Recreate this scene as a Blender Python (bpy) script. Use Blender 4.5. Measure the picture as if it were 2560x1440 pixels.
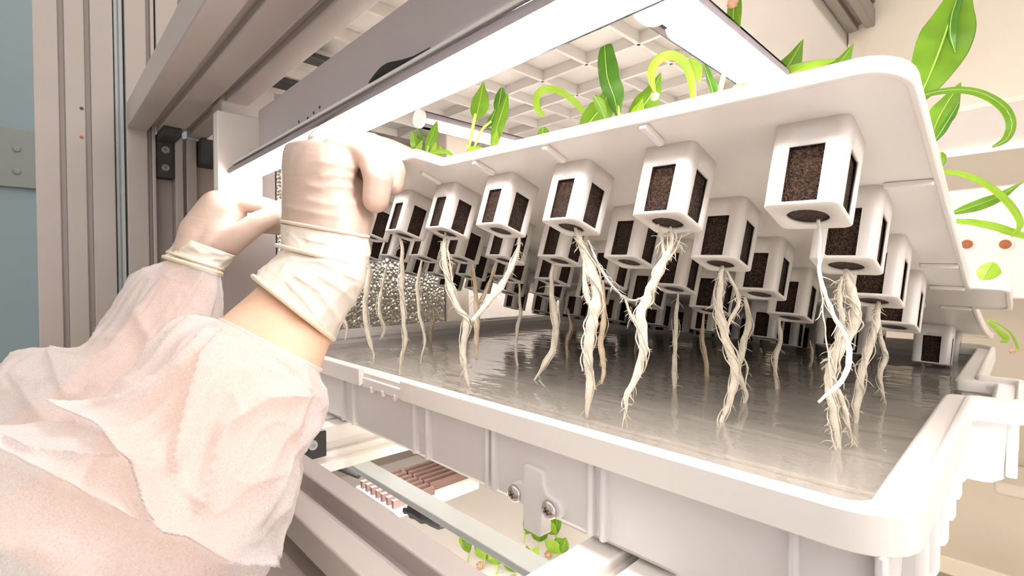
import bpy, bmesh, math, random
import numpy as np
from mathutils import Vector, Matrix, noise
from mathutils.geometry import delaunay_2d_cdt

for o in list(bpy.data.objects): bpy.data.objects.remove(o, do_unlink=True)
SC = bpy.context.scene
COL = SC.collection
random.seed(7)

# ------------------------------------------------------------------ camera, world, exposure
F_PX = 1238.0                       # focal length in pixels of the 2560 px wide frame
PITCH = math.atan(30 / F_PX); YAW = math.radians(46.13)
cam_d = bpy.data.cameras.new('camera'); cam = bpy.data.objects.new('camera', cam_d); COL.objects.link(cam)
cam_d.sensor_width = 36; cam_d.lens = 36 * F_PX / 2560; cam_d.clip_start = 0.01
cam.rotation_euler = (math.pi / 2 - PITCH, 0, YAW)
SC.camera = cam
W = bpy.data.worlds.new('room_light'); SC.world = W; W.use_nodes = True
bg = W.node_tree.nodes['Background']; bg.inputs[0].default_value = (1.0, 0.925, 0.865, 1); bg.inputs[1].default_value = 1.02
SC.view_settings.view_transform = 'Standard'; SC.view_settings.look = 'None'
SC.view_settings.exposure = 0.84; SC.view_settings.gamma = 1.0
TUBE_POWER = 16.0
cy = SC.cycles; cy.use_adaptive_sampling = True; cy.adaptive_threshold = .16; cy.adaptive_min_samples = 16; cy.use_light_tree = False; cy.use_denoising = True
cy.max_bounces = 8; cy.diffuse_bounces = 4; cy.glossy_bounces = 3; cy.transmission_bounces = 4; cy.transparent_max_bounces = 8; cy.caustics_reflective = False; cy.caustics_refractive = False

# ------------------------------------------------------------------ measuring helpers (pixel of the 2560x1440 frame -> point in the room)
FW = np.array([-math.sin(YAW) * math.cos(PITCH), math.cos(YAW) * math.cos(PITCH), -math.sin(PITCH)])
RT = np.array([math.cos(YAW), math.sin(YAW), 0.0]); UP = np.cross(RT, FW)
def ray(u, v): return FW + RT * (u - 1280) / F_PX - UP * (v - 720) / F_PX
def at(u, v, d): return Vector(ray(u, v) * d)
def onX(u, v, x): r = ray(u, v); return Vector(r * (x / r[0]))
def onY(u, v, y): r = ray(u, v); return Vector(r * (y / r[1]))
def onZ(u, v, z): r = ray(u, v); return Vector(r * (z / r[2]))
VF = Vector(FW); VR = Vector(RT); VU = Vector(UP)

# ------------------------------------------------------------------ materials
def nodes_of(name):
    m = bpy.data.materials.new(name); m.use_nodes = True
    return m, m.node_tree, m.node_tree.nodes['Principled BSDF']
def mat(name, col, rough=0.45, metal=0.0, spec=0.5, var=0.04, scale=30.0, bump=0.0, bscale=200.0, sss=0.0, sss_col=None, coat=0.0):
    m, nt, b = nodes_of(name)
    tc = nt.nodes.new('ShaderNodeTexCoord')
    n = nt.nodes.new('ShaderNodeTexNoise'); n.inputs['Scale'].default_value = scale; n.inputs['Detail'].default_value = 4
    nt.links.new(tc.outputs['Object'], n.inputs['Vector'])
    r = nt.nodes.new('ShaderNodeValToRGB')
    r.color_ramp.elements[0].position = 0.3; r.color_ramp.elements[1].position = 0.7
    r.color_ramp.elements[0].color = (*[max(0, c * (1 - var)) for c in col], 1); r.color_ramp.elements[1].color = (*[min(1, c * (1 + var)) for c in col], 1)
    nt.links.new(n.outputs['Fac'], r.inputs['Fac']); nt.links.new(r.outputs['Color'], b.inputs['Base Color'])
    b.inputs['Roughness'].default_value = rough; b.inputs['Metallic'].default_value = metal
    b.inputs['Specular IOR Level'].default_value = spec; b.inputs['Coat Weight'].default_value = coat
    if sss: 
        b.inputs['Subsurface Weight'].default_value = sss; b.inputs['Subsurface Radius'].default_value = sss_col or (1, .4, .25); b.inputs['Subsurface Scale'].default_value = 0.006
    if bump:
        n2 = nt.nodes.new('ShaderNodeTexNoise'); n2.inputs['Scale'].default_value = bscale; n2.inputs['Detail'].default_value = 3
        nt.links.new(tc.outputs['Object'], n2.inputs['Vector'])
        bp = nt.nodes.new('ShaderNodeBump'); bp.inputs['Strength'].default_value = bump; bp.inputs['Distance'].default_value = 0.002
        nt.links.new(n2.outputs['Fac'], bp.inputs['Height']); nt.links.new(bp.outputs['Normal'], b.inputs['Normal'])
    return m
M = {}
M['plastic'] = mat('white_plastic', (0.89, 0.85, 0.81), 0.32, var=0.015, scale=12)
M['plastic_tray'] = mat('tray_plastic', (0.80, 0.775, 0.77), 0.36, var=0.02, scale=14)
M['tray_floor'] = mat('tray_floor', (0.94, 0.885, 0.79), 0.5, var=0.05, scale=25)
M['alu'] = mat('painted_aluminium', (0.45, 0.40, 0.375), 0.42, var=0.03, scale=8)
M['alu_grey'] = mat('grey_aluminium', (0.46, 0.50, 0.52), 0.38, var=0.03, scale=8)
M['lamp_metal'] = mat('lamp_housing_metal', (0.66, 0.61, 0.62), 0.38, var=0.02, scale=10)
M['black'] = mat('black_bracket', (0.035, 0.033, 0.032), 0.55, var=0.1)
M['steel'] = mat('steel', (0.62, 0.58, 0.55), 0.22, metal=1.0)
M['dark_hole'] = mat('dark_recess', (0.10, 0.08, 0.07), 0.7)
M['wall_blue'] = mat('blue_grey_wall', (0.23, 0.31, 0.345), 0.6, var=0.03, scale=3)
M['wall_strip'] = mat('grey_strip', (0.23, 0.255, 0.25), 0.55, var=0.04, scale=6)
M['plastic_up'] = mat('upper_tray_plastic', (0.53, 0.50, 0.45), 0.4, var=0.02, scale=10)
M['bounce_wall'] = mat('grey_blue_bounce_wall', (0.66, 0.68, 0.70), 0.6, var=0.03, scale=3)  # pale tone set for how much light the added wall bounces back
M['cream'] = mat('cream_wall', (0.64, 0.575, 0.47), 0.6, var=0.02, scale=3)
M['beige'] = mat('beige_board', (0.74, 0.66, 0.54), 0.5, var=0.03, scale=6)
M['brown_panel'] = mat('warm_side_panel', (0.58, 0.49, 0.43), 0.5, var=0.03, scale=5)
M['alu_dark'] = mat('dark_bar', (0.22, 0.19, 0.16), 0.45)
M['fin'] = mat('heat_sink_fin', (0.20, 0.12, 0.10), 0.5)
M['floor'] = mat('floor', (0.6, 0.56, 0.5), 0.5, var=0.05, scale=4)
M['orange_rust'] = mat('brown_knob', (0.42, 0.14, 0.05), 0.5)
M['leaf'] = mat('leaf_green', (0.20, 0.38, 0.03), 0.38, var=0.22, scale=90, bump=0.15, bscale=350)
M['leaf_dark'] = mat('leaf_dark_green', (0.11, 0.29, 0.03), 0.36, var=0.2, scale=90, bump=0.15, bscale=350)
M['leaf_light'] = mat('leaf_light_green', (0.36, 0.56, 0.05), 0.4, var=0.15, scale=90, bump=0.12, bscale=350)
for k in ('leaf', 'leaf_dark', 'leaf_light'):          # leaves let light through
    nt = M[k].node_tree; b = nt.nodes['Principled BSDF']; out = nt.nodes['Material Output']
    t = nt.nodes.new('ShaderNodeBsdfTranslucent'); t.inputs[0].default_value = {'leaf': (.36, .56, .03, 1), 'leaf_dark': (.2, .42, .03, 1), 'leaf_light': (.6, .8, .08, 1)}[k]
    mx = nt.nodes.new('ShaderNodeMixShader'); mx.inputs[0].default_value = 0.42
    nt.links.new(b.outputs[0], mx.inputs[1]); nt.links.new(t.outputs[0], mx.inputs[2]); nt.links.new(mx.outputs[0], out.inputs[0])
M['stem'] = mat('stem', (0.50, 0.66, 0.16), 0.45, var=0.1, scale=80)
M['husk'] = mat('seed_husk', (0.62, 0.36, 0.24), 0.7, var=0.3, scale=300, bump=0.6, bscale=500)
M['root'] = mat('root', (0.84, 0.77, 0.64), 0.6, var=0.12, scale=120, bump=0.35, bscale=700)
M['root_white'] = mat('root_white', (0.90, 0.87, 0.82), 0.55, var=0.06, scale=120, bump=0.3, bscale=700)
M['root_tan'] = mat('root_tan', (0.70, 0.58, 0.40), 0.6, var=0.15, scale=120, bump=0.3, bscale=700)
M['skin'] = mat('skin', (0.76, 0.48, 0.33), 0.5, var=0.05, scale=60, bump=0.12, bscale=900, sss=0.25)
M['glove_cuff'] = mat('latex_cuff', (0.74, 0.63, 0.53), 0.45, var=0.05, scale=40, sss=0.2, sss_col=(1, .5, .3))
M['glove'] = mat('latex_glove', (0.58, 0.44, 0.36), 0.42, var=0.05, scale=40, sss=0.25, sss_col=(1, .45, .28))
M['midrib'] = mat('leaf_midrib', (0.36, 0.56, 0.09), 0.45, var=0.1, scale=80)
M['latex_rim'] = mat('latex_rim', (0.76, 0.66, 0.49), 0.42, var=0.04, scale=40)
# fine stretch wrinkles of the latex
nt = M['glove'].node_tree; b = nt.nodes['Principled BSDF']
tc = nt.nodes.new('ShaderNodeTexCoord'); wv = nt.nodes.new('ShaderNodeTexNoise'); mp = nt.nodes.new('ShaderNodeMapping')
mp.inputs['Scale'].default_value = (18, 18, 95); mp.inputs['Rotation'].default_value = (0.25, 0.3, 0)
wv.inputs['Scale'].default_value = 1.0; wv.inputs['Detail'].default_value = 2; wv.inputs['Distortion'].default_value = 0.6
bp = nt.nodes.new('ShaderNodeBump'); bp.inputs['Strength'].default_value = 0.22; bp.inputs['Distance'].default_value = 0.003
nt.links.new(tc.outputs['Object'], mp.inputs[0]); nt.links.new(mp.outputs[0], wv.inputs['Vector'])
nt.links.new(wv.outputs['Fac'], bp.inputs['Height']); nt.links.new(bp.outputs[0], b.inputs['Normal'])
# growing medium: dark sponge with small wet glints
m, nt, b = nodes_of('growing_medium'); M['medium'] = m
tc = nt.nodes.new('ShaderNodeTexCoord')
n = nt.nodes.new('ShaderNodeTexNoise'); n.inputs['Scale'].default_value = 900; n.inputs['Detail'].default_value = 4
r = nt.nodes.new('ShaderNodeValToRGB'); r.color_ramp.elements[0].position = .38; r.color_ramp.elements[1].position = .68
r.color_ramp.elements[0].color = (.022, .012, .008, 1); r.color_ramp.elements[1].color = (.11, .055, .035, 1)
vo = nt.nodes.new('ShaderNodeTexVoronoi'); vo.inputs['Scale'].default_value = 1300
bp = nt.nodes.new('ShaderNodeBump'); bp.inputs['Strength'].default_value = .9; bp.inputs['Distance'].default_value = .0015
for a in (n, vo): nt.links.new(tc.outputs['Object'], a.inputs['Vector'])
nt.links.new(n.outputs['Fac'], r.inputs['Fac']); nt.links.new(r.outputs[0], b.inputs['Base Color'])
nt.links.new(vo.outputs['Distance'], bp.inputs['Height']); nt.links.new(bp.outputs[0], b.inputs['Normal']); b.inputs['Roughness'].default_value = .28
# non-woven sleeve cloth, see-through and translucent
m, nt, b = nodes_of('nonwoven_cloth'); M['cloth'] = m; out = nt.nodes['Material Output']
b.inputs['Base Color'].default_value = (.92, .90, .90, 1); b.inputs['Roughness'].default_value = .8; b.inputs['Specular IOR Level'].default_value = .15
tc = nt.nodes.new('ShaderNodeTexCoord'); n = nt.nodes.new('ShaderNodeTexNoise'); n.inputs['Scale'].default_value = 1500; n.inputs['Detail'].default_value = 4; n.inputs['Distortion'].default_value = 1.2
nt.links.new(tc.outputs['Object'], n.inputs['Vector'])
bp = nt.nodes.new('ShaderNodeBump'); bp.inputs['Strength'].default_value = .2; bp.inputs['Distance'].default_value = .0006
nt.links.new(n.outputs['Fac'], bp.inputs['Height']); nt.links.new(bp.outputs[0], b.inputs['Normal'])
tl = nt.nodes.new('ShaderNodeBsdfTranslucent'); tl.inputs[0].default_value = (.93, .88, .87, 1)
m1 = nt.nodes.new('ShaderNodeMixShader'); m1.inputs[0].default_value = .45
tp = nt.nodes.new('ShaderNodeBsdfTransparent'); m2 = nt.nodes.new('ShaderNodeMixShader')
mr = nt.nodes.new('ShaderNodeMapRange'); mr.inputs[1].default_value = .3; mr.inputs[2].default_value = .7; mr.inputs[3].default_value = .55; mr.inputs[4].default_value = .82
nt.links.new(n.outputs['Fac'], mr.inputs[0]); nt.links.new(mr.outputs[0], m2.inputs[0])
nt.links.new(b.outputs[0], m1.inputs[1]); nt.links.new(tl.outputs[0], m1.inputs[2])
nt.links.new(tp.outputs[0], m2.inputs[1]); nt.links.new(m1.outputs[0], m2.inputs[2]); nt.links.new(m2.outputs[0], out.inputs[0])
# water
m, nt, b = nodes_of('water'); M['water'] = m; out = nt.nodes['Material Output']
gl = nt.nodes.new('ShaderNodeBsdfGlossy'); gl.inputs['Roughness'].default_value = .04; gl.inputs[0].default_value = (1, 1, 1, 1)
tp = nt.nodes.new('ShaderNodeBsdfTransparent'); tp.inputs[0].default_value = (.98, .96, .92, 1)
df = nt.nodes.new('ShaderNodeBsdfDiffuse'); df.inputs[0].default_value = (.93, .89, .82, 1)
m0 = nt.nodes.new('ShaderNodeMixShader'); m0.inputs[0].default_value = .30
fr = nt.nodes.new('ShaderNodeFresnel'); fr.inputs[0].default_value = 1.33; mx = nt.nodes.new('ShaderNodeMixShader')
tc = nt.nodes.new('ShaderNodeTexCoord'); mp = nt.nodes.new('ShaderNodeMapping'); mp.inputs['Scale'].default_value = (18, 45, 10); mp.inputs['Rotation'].default_value = (0, 0, .8)
n = nt.nodes.new('ShaderNodeTexNoise'); n.inputs['Scale'].default_value = 1.6; n.inputs['Detail'].default_value = 2
bp = nt.nodes.new('ShaderNodeBump'); bp.inputs['Strength'].default_value = .10; bp.inputs['Distance'].default_value = .01
nt.links.new(tc.outputs['Object'], mp.inputs[0]); nt.links.new(mp.outputs[0], n.inputs['Vector']); nt.links.new(n.outputs['Fac'], bp.inputs['Height'])
nt.links.new(bp.outputs[0], gl.inputs['Normal']); nt.links.new(bp.outputs[0], fr.inputs['Normal'])
nt.links.new(tp.outputs[0], m0.inputs[1]); nt.links.new(df.outputs[0], m0.inputs[2])
nt.links.new(fr.outputs[0], mx.inputs[0]); nt.links.new(m0.outputs[0], mx.inputs[1]); nt.links.new(gl.outputs[0], mx.inputs[2]); nt.links.new(mx.outputs[0], out.inputs[0])
# silver bubble foil
m, nt, b = nodes_of('bubble_foil'); M['foil'] = m
tc = nt.nodes.new('ShaderNodeTexCoord'); vo = nt.nodes.new('ShaderNodeTexVoronoi'); vo.inputs['Scale'].default_value = 200
nt.links.new(tc.outputs['Object'], vo.inputs['Vector'])
bp = nt.nodes.new('ShaderNodeBump'); bp.inputs['Strength'].default_value = 1; bp.inputs['Distance'].default_value = .0028; bp.invert = True
nt.links.new(vo.outputs['Distance'], bp.inputs['Height']); nt.links.new(bp.outputs[0], b.inputs['Normal'])
b.inputs['Metallic'].default_value = .85; b.inputs['Roughness'].default_value = .26; b.inputs['Base Color'].default_value = (.60, .57, .50, 1)
# lit diffuser
m, nt, b = nodes_of('lit_diffuser'); M['lit'] = m
b.inputs['Base Color'].default_value = (.9, .88, .9, 1); b.inputs['Emission Color'].default_value = (1.0, .955, .925, 1); b.inputs['Emission Strength'].default_value = TUBE_POWER
m, nt, b = nodes_of('lit_led'); M['led'] = m
b.inputs['Emission Color'].default_value = (1.0, .9, .92, 1); b.inputs['Emission Strength'].default_value = 6
# clear tube shell
m, nt, b = nodes_of('clear_tube'); M['clear'] = m; out = nt.nodes['Material Output']
gl = nt.nodes.new('ShaderNodeBsdfGlossy'); gl.inputs['Roughness'].default_value = .08
tp = nt.nodes.new('ShaderNodeBsdfTransparent'); tp.inputs[0].default_value = (.94, .92, .94, 1)
lw = nt.nodes.new('ShaderNodeLayerWeight'); lw.inputs[0].default_value = .12; mx = nt.nodes.new('ShaderNodeMixShader')
nt.links.new(lw.outputs['Fresnel'], mx.inputs[0]); nt.links.new(tp.outputs[0], mx.inputs[1]); nt.links.new(gl.outputs[0], mx.inputs[2]); nt.links.new(mx.outputs[0], out.inputs[0])

# ------------------------------------------------------------------ object helpers
def link(o, parent=None):
    COL.objects.link(o)
    if parent is not None: o.parent = parent
    return o
def tag(o, label=None, cat=None, group=None, kind=None):
    if label: o['label'] = label
    if cat: o['category'] = cat
    if group: o['group'] = group
    if kind: o['kind'] = kind
    return o
def thing(name, loc, label, cat, group=None, rot=None):
    o = bpy.data.objects.new(name, None); o.empty_display_size = .02
    o.location = loc
    if rot is not None: o.rotation_euler = rot
    link(o); return tag(o, label, cat, group)
class MB:
    def __init__(s): s.v = []; s.f = []
    def add(s, vs, fs):
        n = len(s.v); s.v += [Vector(p) for p in vs]; s.f += [tuple(i + n for i in f) for f in fs]; return s
    def box(s, a, b):
        x0, y0, z0 = a; x1, y1, z1 = b
        return s.add([(x0, y0, z0), (x1, y0, z0), (x1, y1, z0), (x0, y1, z0), (x0, y0, z1), (x1, y0, z1), (x1, y1, z1), (x0, y1, z1)],
                     [(0, 3, 2, 1), (4, 5, 6, 7), (0, 1, 5, 4), (1, 2, 6, 5), (2, 3, 7, 6), (3, 0, 4, 7)])
    def prism(s, poly, a, b, ux, uy):
        """2-D outline swept from a to b; ux, uy are the axes of the outline"""
        n = len(poly); a = Vector(a); b = Vector(b); ux = Vector(ux); uy = Vector(uy)
        vs = [a + ux * p[0] + uy * p[1] for p in poly] + [b + ux * p[0] + uy * p[1] for p in poly]
        return s.add(vs, [(i, (i + 1) % n, n + (i + 1) % n, n + i) for i in range(n)] + [tuple(range(n))[::-1], tuple(range(n, 2 * n))])
    def tube(s, pts, rad, seg=8, cap=True):
        pts = [Vector(p) for p in pts]; n = len(pts)
        if not hasattr(rad, '__len__'): rad = [rad] * n
        prev = None; rings = []
        for i, p in enumerate(pts):
            t = (pts[min(i + 1, n - 1)] - pts[max(i - 1, 0)])
            t = t.normalized() if t.length > 1e-9 else Vector((0, 0, 1))
            if prev is None:
                prev = t.orthogonal().normalized()
            prev = (prev - t * prev.dot(t)).normalized(); q = t.cross(prev)
            rings.append([p + (prev * math.cos(2 * math.pi * k / seg) + q * math.sin(2 * math.pi * k / seg)) * rad[i] for k in range(seg)])
        fs = [(i * seg + k, i * seg + (k + 1) % seg, (i + 1) * seg + (k + 1) % seg, (i + 1) * seg + k) for i in range(n - 1) for k in range(seg)]
        if cap: fs += [tuple(range(seg))[::-1], tuple(range((n - 1) * seg, n * seg))]
        return s.add([v for r in rings for v in r], fs)
    def capsule(s, a, b, ra, rb, seg=20, flat=1.0):
        a = Vector(a); b = Vector(b); d = (b - a); L = d.length; t = d / L if L > 1e-9 else Vector((0, 0, 1))
        pts = []; rad = []
        for i in range(6): an = math.pi / 2 * i / 6; pts.append(a - t * ra * math.cos(an)); rad.append(max(1e-4, ra * math.sin(an)))
        for i in range(5): pts.append(a + d * i / 4); rad.append(ra + (rb - ra) * i / 4)
        for i in range(1, 7): an = math.pi / 2 * i / 6; pts.append(b + t * rb * math.sin(an)); rad.append(max(1e-4, rb * math.cos(an)))
        return s.tube(pts, rad, seg)
    def lathe(s, prof, o, ax, seg=24):
        ax = Vector(ax).normalized(); p = ax.orthogonal().normalized(); q = ax.cross(p); o = Vector(o); n = len(prof)
        vs = [o + ax * h + (p * math.cos(2 * math.pi * k / seg) + q * math.sin(2 * math.pi * k / seg)) * r for r, h in prof for k in range(seg)]
        fs = [(i * seg + k, i * seg + (k + 1) % seg, (i + 1) * seg + (k + 1) % seg, (i + 1) * seg + k) for i in range(n - 1) for k in range(seg)]
        return s.add(vs, fs + [tuple(range(seg))[::-1], tuple(range((n - 1) * seg, n * seg))])
    def mesh(s, name, m, org=(0, 0, 0), smooth=0.6):
        o = Vector(org); me = bpy.data.meshes.new(name)
        me.from_pydata([tuple(v - o) for v in s.v], [], s.f); me.update()
        bm = bmesh.new(); bm.from_mesh(me); bmesh.ops.recalc_face_normals(bm, faces=bm.faces); bm.to_mesh(me); bm.free()
        if smooth:
            me.polygons.foreach_set('use_smooth', [True] * len(me.polygons))
            if smooth < 3: me.set_sharp_from_angle(angle=smooth)
        me.materials.append(m); return me
    def build(s, name, m, parent=None, bevel=0.0, smooth=0.6, org=None):
        """mesh vertices are world points; the object sits at its parent's origin (or at org)"""
        o0 = Vector(parent_origin(parent)) if org is None else Vector(org)
        ob = bpy.data.objects.new(name, s.mesh(name, m, o0, smooth)); link(ob, parent)
        if parent is None: ob.location = o0
        if bevel:
            b = ob.modifiers.new('edges', 'BEVEL'); b.width = bevel; b.segments = 2; b.limit_method = 'ANGLE'; b.angle_limit = 0.7
        return ob
def parent_origin(p):
    o = Vector((0, 0, 0))
    while p is not None: o = o + p.location; p = p.parent
    return o
def struct(o): o['kind'] = 'structure'; return o
def ctr(*ps): return sum((Vector(p) for p in ps), Vector()) / len(ps)
def spline(pts, n):
    """Catmull-Rom through points of any dimension"""
    P = [np.array(p, float) for p in pts]; P = [2 * P[0] - P[1]] + P + [2 * P[-1] - P[-2]]; out = []
    m = len(P) - 3
    for i in range(n):
        t = i / (n - 1) * m; k = min(int(t), m - 1); t -= k; a, b, c, d = P[k:k + 4]
        out.append(.5 * ((2 * b) + (c - a) * t + (2 * a - 5 * b + 4 * c - d) * t * t + (3 * b - a - 3 * c + d) * t ** 3))
    return out
def slot_profile(w, h, slots_w=(), slots_h=(), sw=.007, sd=.006):
    """outline of an extruded bar w x h; slots cut into the long (w) and short (h) faces at the given centres"""
    p = [(0, 0)]
    for c in slots_w: p += [(c - sw / 2, 0), (c - sw / 2, sd), (c + sw / 2, sd), (c + sw / 2, 0)]
    p += [(w, 0)]
    for c in slots_h: p += [(w, c - sw / 2), (w - sd, c - sw / 2), (w - sd, c + sw / 2), (w, c + sw / 2)]
    p += [(w, h)]
    for c in reversed(slots_w): p += [(c + sw / 2, h), (c + sw / 2, h - sd), (c - sw / 2, h - sd), (c - sw / 2, h)]
    p += [(0, h)]
    for c in reversed(slots_h): p += [(0, c + sw / 2), (sd, c + sw / 2), (sd, c - sw / 2), (0, c - sw / 2)]
    return p
ORD = ['first', 'second', 'third', 'fourth', 'fifth', 'sixth', 'seventh', 'eighth', 'ninth', 'tenth']

# ------------------------------------------------------------------ the setting
struct(MB().box((-3, -2, -1.16), (2.6, 2.6, -1.12)).build('floor', M['floor']))
struct(MB().box((-2.46, -2, -1.12), (-2.40, 2.6, 2.0)).build('wall_left', M['wall_blue']))
struct(MB().box((-2.40, 2.2, -1.12), (2.6, 2.26, 2.0)).build('wall_back', M['cream']))
struct(MB().box((-2.40, -1.66, -1.12), (2.6, -1.60, 2.0)).build('bounce_wall', M['bounce_wall']))  # unseen wall added behind the camera to block and cool the ambient light
a = onX(50, 324, -2.40); c = onX(50, 470, -2.40)
o = struct(MB().box((-2.40, -1.2, c.z), (-2.385, .7, a.z)).build('trim_1', M['wall_strip'], bevel=.002))
for v in (372, 428):
    p = onX(42, v, -2.385); MB().lathe([(.001, 0), (.011, .001), (.009, .005), (.001, .006)], p, (1, 0, 0), 12).build('screw', M['wall_strip'], o)

# ------------------------------------------------------------------ rack: left post wall, beams, brackets
XP = -.874
def vpost(name, label, y0, y1, slots, x0=XP - .04, x1=XP, m='alu', z0=-1.12, z1=.75, sw=.006, sd=.009):
    n = MB(); w = y1 - y0
    poly = slot_profile(w, x1 - x0, slots, (), sw, sd)
    n.prism(poly, (x0, y0, z0), (x0, y0, z1), (0, 1, 0), (1, 0, 0))
    return tag(n.build(name, M[m], bevel=.0012, org=(x0, y0, z0)), label, 'post')
p1 = vpost('rack_post', 'wide cream slotted aluminium post beside the blue-grey wall', .002, .0815, (.0265, .0525))
for v in (271, 343):
    q = onX(204, v, XP); MB().lathe([(.0004, 0), (.0022, .0002), (.0016, .0005), (.0003, .0006)], q, (1, 0, 0), 10).build('rivet_hole', M['orange_rust' if v > 300 else 'dark_hole'], p1)
vpost('door_track', 'narrow blue-grey metal strip between the two cream posts', .083, .0925, (.0045,), XP - .03, XP - .006, 'alu_grey', sw=.0015, sd=.003)
vpost('rack_post', 'cream post directly under the upper beam end', .0945, .128, (.0265,), z1=.75, sw=.005)
vpost('rack_post', 'cream post end rising above the upper beam', .130, .172, (.030,), z0=.2425, z1=.75, sw=.005)
vpost('rack_post', 'narrow cream post right of the black corner bracket', .1512, .1788, (.012,), z1=.2065, sw=.004)
o = MB().box((XP - .034, .129, -1.0), (XP - .026, .151, .2062)).build('filler_strip', M['alu'], org=(XP - .03, .14, -1.0)); tag(o, 'recessed cream strip below the black corner bracket', 'strip')
o = MB().box((XP - .03, .179, -1.0), (XP - .02, .62, .24)).build('side_panel', M['brown_panel'], org=(XP - .025, .2, -1.0)); tag(o, 'warm brownish side panel behind the far gloved hand', 'panel')
# upper front beam
YB0, YB1, ZB = .095, .19, .2065
n = MB(); n.prism(slot_profile(YB1 - YB0, .035, (.0285, .0665), (), .009, .009), (XP, YB0, ZB), (.35, YB0, ZB), (0, 1, 0), (0, 0, 1))
tag(n.build('upper_beam', M['alu'], bevel=.0012, org=(XP, YB0, ZB)), 'long cream slotted aluminium beam overhead at the rack front', 'beam')
# black corner brackets
def bracket(y0, y1, label, zt=.2065, x=XP, down=.062):
    t = thing('corner_bracket', (x, (y0 + y1) / 2, zt), label, 'bracket')
    MB().box((x - .03, y0, zt - down), (x - .004, y1, zt - .001)).build('plate', M['black'], t, bevel=.001)
    MB().box((x - .004, y0, zt - .012), (x + .05, y1, zt - .0005)).build('plate', M['black'], t, bevel=.001)
    for z in (zt - .022, zt - .048):
        MB().lathe([(.0005, 0), (.0055, .001), (.0045, .004), (.0025, .0042), (.0005, .002)], (x - .004, (y0 + y1) / 2, z), (1, 0, 0), 14).build('bolt', M['steel' if 0 else 'wall_strip'], t)
bracket(.129, .151, 'black metal corner bracket with two bolts under the upper beam')
o = MB().box((XP - .02, .18, .168), (XP + .02, .23, .205)).build('corner_bracket', M['black'], bevel=.001, org=(XP, .2, .168)); tag(o, 'dark bracket behind the white lamp end block', 'bracket')
# post and foil at the left end of the tray
o = MB().box((-.70, .160, -1.0), (-.662, .221, .24)).build('rack_post', M['alu'], bevel=.002, org=(-.68, .19, -1.0)); tag(o, 'cream-grey post between the two gloved hands', 'post')
tag(MB().box((-.672, .2225, -.082), (-.664, .485, .155)).build('foil_panel', M['foil'], bevel=.001, org=(-.668, .35, -.082)), 'silver bubble-foil panel behind the roots at the tray left end', 'foil')
o = MB().box((-.70, .488, -.60), (-.662, .535, .24)).build('rack_post', M['cream'], bevel=.002, org=(-.68, .51, -.6)); tag(o, 'cream post at the back end of the bubble-foil panel', 'post')

# ------------------------------------------------------------------ growing tray
H = .07; XR = -.0203; XL = -.623; YF = .176; YK = .70; ZR = -H
WATER_Z = -.087; FLOOR_Z = -.114; ZTB = -.123
tray = thing('growing_tray', (-.32, .44, ZTB), 'large white plastic tray filled with shallow water', 'tray')
RC = .020
Y1, Y2 = .394, .482                     # side spout between these depths
def outline(ins, spout=True, rc=RC):
    """tray outline (anticlockwise seen from above), inset by ins; rounded corners; a box spout bulges out of the right side"""
    x0, x1, y0, y1 = XL + ins, XR - ins, YF + ins, YK - ins; r = max(.003, rc - ins); P = []
    def arc(cx, cy, a0, rr=r):
        for i in range(7): an = math.radians(a0 + 90 * i / 6); P.append((cx + rr * math.cos(an), cy + rr * math.sin(an)))
    P.extend((x, y0) for x in list(np.linspace(x0 + r, -.36, 10)) + [-.3514, -.322, -.2926] + list(np.linspace(-.28, x1 - r, 12))[:-1]); arc(x1 - r, y0 + r, -90)
    if spout:
        so = .021; r2 = .006
        P.append((x1, Y1 + ins - r2)); P.append((x1 + .002, Y1 + ins - .001)); P.append((x1 + .006, Y1 + ins))
        P.append((x1 + so - r2, Y1 + ins)); arc(x1 + so - r2, Y1 + ins + r2, -90, r2)
        P.append((x1 + so, Y2 - ins - r2)); arc(x1 + so - r2, Y2 - ins - r2, 0, r2)
        P.append((x1 + .006, Y2 - ins)); P.append((x1 + .002, Y2 - ins + .001)); P.append((x1, Y2 - ins + r2))
    arc(x1 - r, y1 - r, 0); arc(x0 + r, y1 - r, 90); arc(x0 + r, y0 + r, 180)
    return P
def band(n, lv):
    """closed wall from a list of (outline, z)"""
    k = len(lv[0][0]); base = len(n.v)
    n.v += [Vector((x, y, z)) for ol, z in lv for x, y in ol]
    for i in range(len(lv) - 1):
        n.f += [(base + i * k + j, base + i * k + (j + 1) % k, base + (i + 1) * k + (j + 1) % k, base + (i + 1) * k + j) for j in range(k)]
    return base, k
n = MB()                                 # wall: outer skin down, floor underside, inner skin
lv = [(outline(.006), ZR - .006), (outline(.008), ZTB + .004), (outline(.012), ZTB), (outline(.016), ZTB), (outline(.016), FLOOR_Z - .0005), (outline(.0125), FLOOR_Z - .0005), (outline(.0125), ZR - .006)]
band(n, lv); n.build('wall', M['plastic_tray'], tray, smooth=.7)
n = MB(); P = outline(.011); n.add([(x, y, FLOOR_Z) for x, y in P] + [(x, y, ZTB + .001) for x, y in P], [tuple(range(len(P))), tuple(range(len(P), 2 * len(P)))[::-1]])
fl = n.build('tray_floor', M['tray_floor'], tray, smooth=0)
for i in range(1, 8):                    # low ribs on the tray floor
    y = YF + .065 * i; MB().box((XL + .03, y, FLOOR_Z), (XR - .03, y + .004, FLOOR_Z + .003)).build('floor_rib', M['tray_floor'], fl, bevel=.001)
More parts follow.
